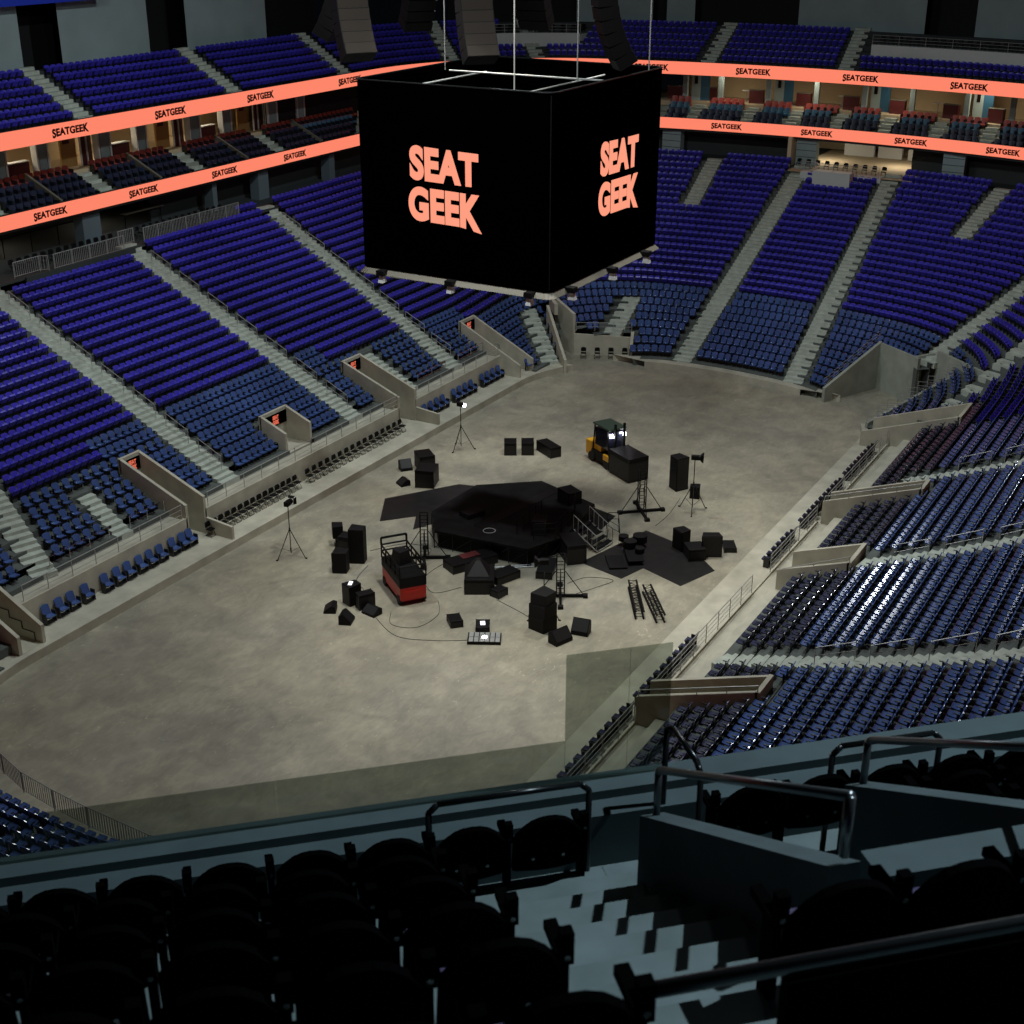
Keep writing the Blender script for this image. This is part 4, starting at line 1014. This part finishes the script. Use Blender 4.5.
# mats
def flat(name, pts, label, m='mat', z=.02): b = MB(); b.prism(pts, .003, z); return tag(b.build(name, M[m]), label, 'mat')
flat('floor_mat', [(62.3, 8.1), (65.3, 9.8), (69.6, 7.0), (70.0, 5.3), (66.0, 5.1), (65.2, 4.4), (62.3, 5.7), (64.0, 6.6)], 'large black matting left of the stage')
flat('floor_mat', [(71.9, 2.9), (70.1, -3.9), (66.6, -4.1), (68.2, -.5), (69.6, 3.0)], 'glossy black matting behind the stage', 'deck')
flat('floor_mat', [(63.3, -5.0), (69.1, -6.4), (68.0, -9.9), (66.1, -12.0), (63.4, -11.1), (64.4, -8.4), (62.6, -7.9)], 'big notched black matting right of the stage')
# backline on the right mat
for k, (x, y) in enumerate(((66.6, -6.1), (66.0, -6.8), (65.6, -7.6), (66.9, -7.0))):
    e = empty('drum', (x, y, .02), 0, f"dark drum on the right matting, {['back left', 'front left', 'front right', 'back right'][k]} one", 'drum'); r = (.3, .38, .28, .42)[k]
    b = MB(); b.tube((0, 0, .3), (0, 0, .3 + r), r, 14); b.build('shell', M['black'], e, smooth=False); b = MB(); [b.tube((r * cos(a), r * sin(a), 0), (r * .8 * cos(a), r * .8 * sin(a), .4), .015, 4) for a in (0, 2.1, 4.2)]; b.build('legs', M['dkrail'], e)
b = MB()
for s in (0, .9): b.tube((s, 0, 0), (s, .1, 1.3), .02, 4); b.tube((s, .8, 0), (s, .7, 1.3), .02, 4); b.tube((s, .1, 1.3), (s, .7, 1.3), .02, 4); b.tube((s, 0, .4), (s, .8, .9), .015, 4)
for h in (.5, .9, 1.3): b.tube((0, .1, h), (.9, .1, h), .02, 4); b.tube((0, .7, h), (.9, .7, h), .02, 4)
tag(b.build('instrument_rack', M['black'], None, (67.2, -5.6, .02), .5), 'open pipe rack standing on the right matting', 'rack')
Q(67.9, -9.2, (.9, .7, 1.2), 60, 'black speaker at the right mat corner', z=.02); box_thing('flight_case', 'case', 'low black case beside the right mat speaker', 67.2, -10.3, (1.1, 1.0, .7), 40, z=.02)
e = box_thing('pedal_board', 'case', 'flat black board lying on the right matting', 64.2, -6.8, (1.6, 1.0, .12), 35, z=.02)
b = MB(); b.box((-.1, 0, .25), (2.0, .9, .06)); [b.tube((sx * .8, sy * .35, 0), (sx * .8, sy * .35, .25), .02, 4) for sx in (-1, 1) for sy in (-1, 1)]
tag(b.build('low_riser', M['black'], None, (65.4, -7.3, .02), .6), 'low black table riser under the drums area', 'riser')
# trusses
def truss(name, x, y, L, rz, label):
    b = MB(); w = .42
    for sy in (-1, 1):
        for sz in (0, 1): b.tube((0, sy * w / 2, .05 + sz * w), (L, sy * w / 2, .05 + sz * w), .055, 5)
    n = int(L / .3)
    for k in range(n):
        x0, x1 = L * k / n, L * (k + 1) / n
        for sy in (-1, 1): b.tube((x0, sy * w / 2, .03 if k % 2 else .03 + w), (x1, sy * w / 2, .03 + w if k % 2 else .03), .014, 4)
        b.tube((x0, -w / 2 if k % 2 else w / 2, .03 + w), (x1, w / 2 if k % 2 else -w / 2, .03 + w), .014, 4); b.tube((x0, -w / 2, .03 + w), (x0, w / 2, .03 + w), .014, 4); b.tube((x0, -w / 2, .03), (x0, w / 2, .03), .014, 4)
    return tag(b.build(name, M['black'], None, (x, y, 0), rz), label, 'truss')
truss('truss_section', 61.9, -8.9, hypot(3.1, 1.9), atan2(-1.9, -3.1), 'black truss section lying on the floor, left of two'); truss('truss_section', 61.8, -9.8, hypot(2.8, 2.1), atan2(-2.1, -2.8), 'black truss section lying on the floor, right of two')
def tower(x, y, h, rz, label, w=.42):
    e = empty('truss_tower', (x, y, 0), rz, label, 'truss tower')
    b = MB(); n = int(h / .42)
    for sx in (-1, 1):
        for sy in (-1, 1): b.tube((sx * w / 2, sy * w / 2, .15), (sx * w / 2, sy * w / 2, h), .032, 5)
    for k in range(n + 1):
        z = .15 + (h - .15) * k / n
        for s in (-1, 1): b.tube((-w / 2, s * w / 2, z), (w / 2, s * w / 2, z), .02, 4); b.tube((s * w / 2, -w / 2, z), (s * w / 2, w / 2, z), .02, 4)
        if k < n:
            z2 = .15 + (h - .15) * (k + 1) / n
            for s in (-1, 1): b.tube((-w / 2 * s, s * w / 2, z), (w / 2 * s, s * w / 2, z2), .014, 4)
    b.build('mast', M['black'], e)
    for a in range(4):
        t = a * pi / 2; l = 1.35; g = MB(); g.box((cos(t) * l / 2, sin(t) * l / 2, .1), (l, .14, .14), t); g.box((cos(t) * l, sin(t) * l, .09), (.25, .3, .18), t); g.build('outrigger', M['black'], e)
        g = MB(); g.tube((cos(t) * (l - .1), sin(t) * (l - .1), .15), (cos(t) * w * .6, sin(t) * w * .6, h * .62), .025, 5); g.build('brace', M['black'], e)
    return e
tower(59.0, -6.0, 2.5, .5, 'black truss tower with outriggers right of the stage front'); tower(71.4, -5.0, 2.8, .7, 'black truss tower between road case and right matting'); tower(59.3, 2.9, 2.8, .55, 'black ladder-like truss tower behind the scissor lift')
def tripod(x, y, h, rz, label, glow=False, lit=False, r=.9):
    e = empty('tripod_light', (x, y, 0), rz, label, 'light stand')
    for k in range(3):
        a = 2 * pi * k / 3; b = MB(); b.tube((r * cos(a), r * sin(a), .03), (.04 * cos(a), .04 * sin(a), h * .5), .025, 5); b.tube((r * cos(a), r * sin(a), .03), (r * 1.12 * cos(a), r * 1.12 * sin(a), .03), .05, 5); b.tube((.06 * cos(a), .06 * sin(a), .35), (.62 * r * cos(a), .62 * r * sin(a), h * .2), .012, 4); b.build('leg', M['black'], e)
    b = MB(); b.tube((0, 0, .2), (0, 0, h - .15), .028, 6); b.tube((0, 0, h * .48), (0, 0, h * .54), .05, 6); b.build('pole', M['dkrail'], e)
    b = MB(); b.box((0, 0, h), (.26, .46, .26)); b.tube((0, .22, h), (0, .34, h), .17, 10); b.build('lamp_head', M['black'], e)
    if glow:
        b = MB(); b.tube((0, .335, h), (0, .35, h), .15, 12); b.build('lens', M['lampglow'], e)
    else:
        b = MB()
        for s in (-1, 1): b.poly([(s * .17, .34, h - .17), (s * .28, .52, h - .22), (s * .28, .52, h + .22), (s * .17, .34, h + .17)]); b.poly([(-.17, .34, h + s * .17), (-.22, .5, h + s * .28), (.22, .5, h + s * .28), (.17, .34, h + s * .17)])
        b.build('barn_doors', M['black'], e)
    return e
tripod(55.8, 9.7, 3.3, radians(-80), 'dark spotlight on a tall tripod near the left kerb'); tripod(75.0, 10.2, 3.2, radians(175), 'white glowing lamp on a tripod near the far left kerb', True)
tripod(73.2, -7.6, 3.5, radians(200), 'spotlight on tripod right of the tall lone speaker'); tripod(56.6, -6.3, 3.2, radians(30), 'thin tripod stand behind the front speaker stack')
# bright gear at the front
box_thing('flight_case', 'case', 'small black case left of the glowing panels', 53.6, -2.7, (.85, .65, .4), 45)
box_thing('control_box', 'case', 'small box with pale glowing top behind the shiny panels', 53.9, -4.2, (.9, .7, .3), 30)
b = MB(); b.box((0, 0, .01), (.4, .25, .02)); tag(b.build('glowing_tablet', M['lampsoft'], None, (53.9, -4.2, .31), .6), 'pale lit tablet on the small control box', 'tablet')
e = empty('light_panel', (52.9, -4.9, 0), radians(28), 'shiny silver panel with a bright spot on the near floor', 'panel')
b = MB(); b.box((0, 0, .08), (1.0, 1.7, .16)); b.build('frame', M['black'], e); b = MB(); [b.box((-.25 + .5 * (k % 2), -.68 + .27 * (k // 2), .17), (.46, .22, .02)) for k in range(12)]; b.build('reflector', M['steel'], e)
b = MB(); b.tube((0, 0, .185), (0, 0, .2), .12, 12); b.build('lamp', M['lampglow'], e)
# scissor lift
def lift():
    e = empty('scissor_lift', (55.3, 1.6, 0), atan2(2.5, 1.9) - pi / 2, 'red and black scissor lift standing left of the stage', 'lift'); WD, Lg = 1.45, 3.1
    b = MB(); b.box((0, 0, .68), (WD, Lg, .76)); b.box((0, 0, .26), (WD * .8, Lg * .9, .2)); b.build('chassis', M['red'], e, bevel=.03)
    for sx in (-1, 1):
        for sy in (-1, 1): b = MB(); b.tube((sx * (WD / 2 - .14), sy * (Lg / 2 - .35), .27), (sx * (WD / 2 + .03), sy * (Lg / 2 - .35), .27), .27, 14); b.build('wheel', M['rubber'], e)
    b = MB()
    for k in range(3):
        for s in (-1, 1): b.box((s * .6, 0, 1.12 + .14 * k), (.1, Lg * .92, .1))
    b.build('scissor_arms', M['dkrail'], e)
    b = MB(); b.box((0, 0, 1.52), (WD + .02, Lg, .14)); b.box((0, -Lg / 2 + .02, 1.3), (WD, .06, .5)); b.box((WD / 2, 0, 1.3), (.05, Lg, .45)); b.box((-WD / 2, 0, 1.3), (.05, Lg, .45)); b.build('platform', M['black'], e)
    b = MB()
    for s in (-1, 1):
        for z in (1.95, 2.3): b.tube((s * WD / 2, -Lg / 2, z), (s * WD / 2, Lg / 2, z), .05, 6)
        for k in range(5): b.tube((s * WD / 2, -Lg / 2 + Lg * k / 4, 1.55), (s * WD / 2, -Lg / 2 + Lg * k / 4, 2.3), .04, 5)
    for s in (-1, 1):
        for z in (1.95, 2.3): b.tube((-WD / 2, s * Lg / 2, z), (WD / 2, s * Lg / 2, z), .05, 6)
    b.tube((-WD / 2, Lg / 2, 2.3), (-WD / 2, Lg / 2, 2.7), .06, 5); b.tube((WD / 2, Lg / 2, 2.3), (WD / 2, Lg / 2, 2.7), .06, 5); b.tube((-WD / 2, Lg / 2, 2.7), (WD / 2, Lg / 2, 2.7), .07, 5)
    b.build('guard_rail', M['black'], e)
    b = MB(); b.box((0, -Lg / 2 - .02, .62), (WD * .8, .05, .45)); b.build('rear_panel', M['red'], e)
    b = MB(); b.box((.05, .5, 1.95), (.8, .8, .75), .3, 0, (.8, .8)); b.build('control_box', M['blk2'], e); return e
lift()
# forklift
e = empty('forklift', (77.6, .35, 0), radians(150), 'yellow forklift with dark green roof and bright work lamps', 'forklift')
def part(nm, m, *bx, **k):
    b = MB()
    for c, d in bx: b.box(c, d)
    return b.build(nm, M[m], e, bevel=.03)
part('chassis', 'black', ((0, 0, .55), (1.3, 2.3, .6))); part('counterweight', 'yellow', ((0, -1.35, .85), (1.3, .7, 1.0))); part('hood', 'yellow', ((0, -.6, 1.1), (1.0, .9, .5)))
part('roof', 'green', ((0, .1, 2.75), (1.4, 1.9, .12))); part('fenders', 'yellow', ((.6, .8, .75), (.25, .7, .4)), ((-.6, .8, .75), (.25, .7, .4)))
b = MB(); [b.tube((sx * .62, sy, .9), (sx * .62, sy * .8, 2.72), .05, 6) for sx in (-1, 1) for sy in (-.85, 1.0)]; b.build('roof_pillars', M['black'], e)
part('cab_glass', 'glassdk', ((0, .1, 1.9), (1.2, 1.6, 1.2))); part('driver_seat', 'maroon', ((0, -.4, 2.0), (.55, .5, .9)))
b = MB(); [b.box((sx * .35, 1.3, 1.7), (.12, .14, 3.0)) for sx in (-1, 1)]; b.build('mast', M['black'], e)
for s in (-1, 1):
    b = MB(); b.box((s * .3, 1.95, .12), (.14, 1.2, .06)); b.build('fork', M['black'], e)
    for y_ in (-.95, .85): b = MB(); b.tube((s * .5, y_, .34), (s * .72, y_, .34), .34, 14); b.build('wheel', M['rubber'], e)
    b = MB(); b.box((s * .5, 1.1, 2.35), (.22, .1, .2)); b.build('work_lamp', M['lampglow'], e)
# floor cables
def cable(pts, label, r=.014):
    b = MB(); P = []
    for k in range(len(pts) - 1):
        p0 = pts[max(0, k - 1)]; p1 = pts[k]; p2 = pts[k + 1]; p3 = pts[min(len(pts) - 1, k + 2)]
        for j in range(10):
            t = j / 10; P.append(tuple(.5 * (2 * p1[i] + (p2[i] - p0[i]) * t + (2 * p0[i] - 5 * p1[i] + 4 * p2[i] - p3[i]) * t * t + (3 * p1[i] - p0[i] - 3 * p2[i] + p3[i]) * t ** 3) for i in (0, 1)))
    P.append(pts[-1]); b.path([(x, y, .014) for x, y in P], r, 4); tag(b.build('floor_cable', M['black']), label, 'cable')
for pts, lb in (([(55.4, -.5), (54.0, -1.4), (52.3, -1.2), (51.9, .1), (53.0, .9)], 'thin cable looping in front of the scissor lift'), ([(59.6, 1.6), (57.4, 1.6), (56.0, .2), (57.3, -.8)], 'thin cable curving right of the scissor lift'),
                ([(58.6, 6.2), (60.4, 5.0), (60.6, 3.4), (59.8, 3.0)], 'thin cable from left cluster to the ladder tower'), ([(57.0, 5.2), (55.2, 4.7), (54.3, 3.6), (53.2, 3.6)], 'thin cable between the two left speaker groups'),
                ([(59.4, -6.4), (61.0, -7.2), (62.2, -7.6), (61.8, -6.2), (60.6, -5.6)], 'thin cable ring beside the front truss tower'), ([(57.0, -3.2), (56.4, -5.0), (55.9, -6.2)], 'thin cable running to the front speaker stack'),
                ([(74.6, -6.2), (72.0, -6.6), (70.0, -6.6)], 'thin cable from lone speaker to the right matting'), ([(52.2, 1.4), (51.0, -.8), (51.6, -2.8), (52.6, -4.4)], 'thin cable running to the shiny panel')):
    cable(pts, lb)

# ------------------------------------------------------------------ our own corner of the upper deck
G = radians(46.37); E1 = (cos(G), -sin(G)); NN = (sin(G), cos(G)); FROT = -G
def W(a, b, z): return (a * E1[0] + b * NN[0], CYY + a * E1[1] + b * NN[1], z)
def fbuild(mb, name, mats, parent=None, **k):
    o = mb.build(name, mats, parent, **k)
    if not parent: o.location = (0, CYY, 0); o.rotation_euler.z = FROT
    return o
def fempty(name, a, b, z, label, cat, group=None): return empty(name, W(a, b, z), FROT, label, cat, group)
PZ = 28.85; F0 = 28.36; TR = .82; RI = .5
def fz(k): return F0 + RI * k            # floor level of row k (0 = front)
def fb(k): return 7.55 - TR * k          # front edge of row k
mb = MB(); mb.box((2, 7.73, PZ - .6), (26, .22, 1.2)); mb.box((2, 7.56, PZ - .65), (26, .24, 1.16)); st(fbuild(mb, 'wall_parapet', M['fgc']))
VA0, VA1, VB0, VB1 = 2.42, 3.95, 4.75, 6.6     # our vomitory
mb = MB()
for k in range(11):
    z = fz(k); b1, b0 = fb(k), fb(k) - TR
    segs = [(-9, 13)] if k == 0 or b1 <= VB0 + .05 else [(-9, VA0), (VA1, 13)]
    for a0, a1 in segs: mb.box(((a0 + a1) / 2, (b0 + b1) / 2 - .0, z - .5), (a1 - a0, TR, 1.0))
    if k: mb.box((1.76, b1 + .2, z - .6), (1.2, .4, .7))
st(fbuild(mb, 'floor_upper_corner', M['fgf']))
def vz(b): return 29.42 + (6.54 - b) * .60
mb = MB()
mb.wall((VA0 + .07, 6.6), (VA0 + .07, 4.28), .15, 28.0, vz(6.6), vz(4.28)); mb.wall((VA1 - .1, 6.6), (VA1 - .1, 4.5), .16, 28.0, vz(6.6), vz(4.5))
st(fbuild(mb, 'wall_exit_sides', M['fgc']))
mb = MB(); mb.wall((VA0 + .42, 4.66), (VA1 + 3, 4.66), .2, 28.0, 30.42, 30.42); st(fbuild(mb, 'wall_exit_back', M['fgc']))
mb = MB(); mb.box((2.75, 6.15, 28.9), (.1, .7, .55)); st(fbuild(mb, 'trim_2', M['fgc']))
# glass
def glass(a0, a1, h, label):
    g = fempty('glass_panel', (a0 + a1) / 2, 7.76, PZ, label, 'glass panel')
    b = MB(); b.box((0, 0, h / 2 + .005), (a1 - a0 - .001, .012, h)); b.build('pane', M['glass'], g); return g
for k, (a0, a1) in enumerate(((-7.2, -4.6), (-4.6, -2.0), (-2.0, .3), (.3, 2.27))): glass(a0, a1, .345, f'low smoked glass panel on the parapet, {ordn(k + 1)} from left')
glass(2.27, 2.72, 1.02, 'narrow tall smoked glass panel on the parapet at the stairs'); glass(2.72, 3.02, 1.02, 'wide tall smoked glass panel on the parapet past the stairs')
# seats of our corner
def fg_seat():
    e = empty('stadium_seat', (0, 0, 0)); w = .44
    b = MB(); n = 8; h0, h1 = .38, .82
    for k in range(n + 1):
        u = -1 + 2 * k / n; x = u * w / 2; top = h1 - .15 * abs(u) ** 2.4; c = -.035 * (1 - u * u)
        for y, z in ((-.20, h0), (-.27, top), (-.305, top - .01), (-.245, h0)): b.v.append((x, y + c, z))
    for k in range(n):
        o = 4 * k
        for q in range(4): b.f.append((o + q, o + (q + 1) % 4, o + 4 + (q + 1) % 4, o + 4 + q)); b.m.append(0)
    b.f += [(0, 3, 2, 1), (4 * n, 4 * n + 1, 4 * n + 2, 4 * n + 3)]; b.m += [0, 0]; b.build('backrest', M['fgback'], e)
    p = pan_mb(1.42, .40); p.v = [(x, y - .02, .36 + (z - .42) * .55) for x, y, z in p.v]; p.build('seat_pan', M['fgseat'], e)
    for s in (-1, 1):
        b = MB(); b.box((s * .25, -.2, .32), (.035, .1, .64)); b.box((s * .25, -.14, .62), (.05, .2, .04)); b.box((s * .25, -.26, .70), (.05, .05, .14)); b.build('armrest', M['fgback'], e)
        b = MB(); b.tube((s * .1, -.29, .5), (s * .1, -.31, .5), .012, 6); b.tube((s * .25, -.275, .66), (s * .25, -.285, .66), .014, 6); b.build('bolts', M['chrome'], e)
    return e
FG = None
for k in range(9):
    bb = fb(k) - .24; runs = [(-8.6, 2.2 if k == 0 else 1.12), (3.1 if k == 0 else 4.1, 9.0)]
    if k > 3: runs = [(-8, 1.12), (1.95 if k == 4 else 2.6, 9)]  # fifth row right of the stairs extended to fill a dark area with black
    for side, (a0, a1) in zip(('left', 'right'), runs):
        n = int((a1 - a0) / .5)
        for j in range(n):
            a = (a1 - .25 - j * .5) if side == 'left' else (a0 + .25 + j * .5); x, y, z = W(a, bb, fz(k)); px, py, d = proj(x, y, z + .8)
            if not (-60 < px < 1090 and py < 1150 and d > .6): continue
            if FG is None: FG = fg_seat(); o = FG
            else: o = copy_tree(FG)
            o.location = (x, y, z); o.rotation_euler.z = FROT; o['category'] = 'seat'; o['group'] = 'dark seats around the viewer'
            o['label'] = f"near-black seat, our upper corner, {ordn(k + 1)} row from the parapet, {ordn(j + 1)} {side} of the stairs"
# handrails
def rail(name, paths, label, m='dkrail', r=.021):
    b = MB()
    for p in paths: b.path([W(*q) for q in p], r, 8)
    return tag(b.build(name, M[m], smooth=True), label, 'handrail')
def ploop(a0, a1, b, z0, z1, c=.06): return [[(a0, b, z0), (a0, b, z1 - c), (a0 + c, b, z1), (a1 - c, b, z1), (a1, b, z1 - c), (a1, b, z0)]]
rail('handrail', ploop(1.2, 2.25, 7.12, F0, 29.3), 'dark looped rail in front of the stairs foot, left one')
rail('handrail', ploop(3.95, 4.75, 7.12, F0, 29.3), 'bright-topped looped rail before the front seats, right one', 'dkrail')
rail('handrail', [[(2.90, 7.48, F0), (2.90, 7.48, 29.38), (2.92, 7.40, 29.43), (2.93, 7.0, 29.43), (2.93, 6.92, 29.38), (2.93, 6.9, F0)]], 'narrow upright looped rail at the parapet behind the exit wall')
sl = lambda a, b0, b1, h: [[(a, b0, vz(b0)), (a, b0, vz(b0) + h - .03), (a, b0 - .04, vz(b0) + h + .01), (a, b1, vz(b1) + h)], [(a, b1, vz(b1) + h - .3), (a, b1, vz(b1) + h)]]
rail('handrail', sl(VA0 + .07, 6.52, 4.3, .34), 'long sloping rail rising along the left exit wall', 'steelrail', .024)
rail('handrail', sl(VA1 - .1, 6.52, 4.5, .34), 'long sloping rail rising along the right exit wall', 'steelrail', .024)
rail('handrail', [[(1.12, 3.14, fz(5) - .1), (1.12, 3.14, 31.33), (1.18, 3.14, 31.4), (7.5, 3.14, 31.4)]], 'closest thick blurred rail across the lower right corner', 'steelrail', .028)
b = MB(); b.box((4.85, 3.12, 30.7), (6.4, .05, 1.34)); o = fbuild(b, 'dark_fill_screen', M['fgback']); tag(o, 'black barrier screen under the closest blurred rail, lower right', 'barrier')  # black sheet added to keep the corner below the rail dark
# ------------------------------------------------------------------ light
w = bpy.data.worlds.new('world'); SC.world = w; w.use_nodes = True; w.node_tree.nodes['Background'].inputs[0].default_value = (.55, .75, 1, 1); w.node_tree.nodes['Background'].inputs[1].default_value = .0018
def area(name, loc, tgt, size, power, col=(1, .97, .92), spread=180):
    l = bpy.data.lights.new(name, 'AREA'); l.shape = 'SQUARE'; l.size = size; l.energy = power; l.color = col; l.spread = radians(spread)
    o = bpy.data.objects.new(name, l); COL.objects.link(o); o.location = loc; d = Vector(tgt) - Vector(loc); o.rotation_euler = d.to_track_quat('-Z', 'Y').to_euler(); return o
def spot(name, loc, tgt, power, ang, blend=1, r=.5, col=(1, .95, .86)):
    l = bpy.data.lights.new(name, 'SPOT'); l.energy = power; l.spot_size = radians(ang); l.spot_blend = blend; l.shadow_soft_size = r; l.color = col
    o = bpy.data.objects.new(name, l); COL.objects.link(o); o.location = loc; d = Vector(tgt) - Vector(loc); o.rotation_euler = d.to_track_quat('-Z', 'Y').to_euler(); return o
PW = .55
for x in (50, 78):
    for y in (-9, 9): area('house_light', (x, y, 41), (x, y * 1.3, 0), 1.2, 7500 * PW, (.9, .97, 1.0))
for x, y in ((56, -3), (70, -6), (62, 8)): spot('floor_spot', (x, y, 40), (62 + (x - 62) * .5, y * .3 - 3, 0), 37000 * PW, 60, 1, .6, (1, .95, .86))
for x in (68, 78, 88): area('suite_light', (x, 44, 19.1), (x, 43, 16), 1.5, 60, (1, .84, .62))
for y in (14, 6, -2, -10): area('suite_light', (130, y, 19.1), (130, y, 16), 1.5, 80, (1, .86, .66))
for x in (67, 76): area('concourse_light', (x, 44, 13.8), (x, 43, 11), 1.5, 30, (1, .84, .62))
for y in (4, -3): area('concourse_light', (131, y, 13.8), (131, y, 11), 1.5, 90, (1, .88, .7))
area('under_board_light', (64.2, 0, 16.0), (64.2, 0, 0), 3.0, 200 * PW)
spot('corner_light', (13.2, -40.9, 43), (6.2, -33.6, 29), 9000, 44, .7, .1, (.80, .93, 1.0))
spot('far_house_light', (124, -18, 40), (60, -25, 5), 12000, 26, 1, .8, (.93, .97, 1))

mb = MB(); mb.box((62, 0, 47), (150, 110, .5)); st(mb.build('ceiling', M['blackwall']))
SC.view_settings.view_transform = 'Standard'; SC.view_settings.look = 'None'; SC.view_settings.gamma = 1; SC.view_settings.use_curve_mapping = False
SC.view_settings.exposure = 0
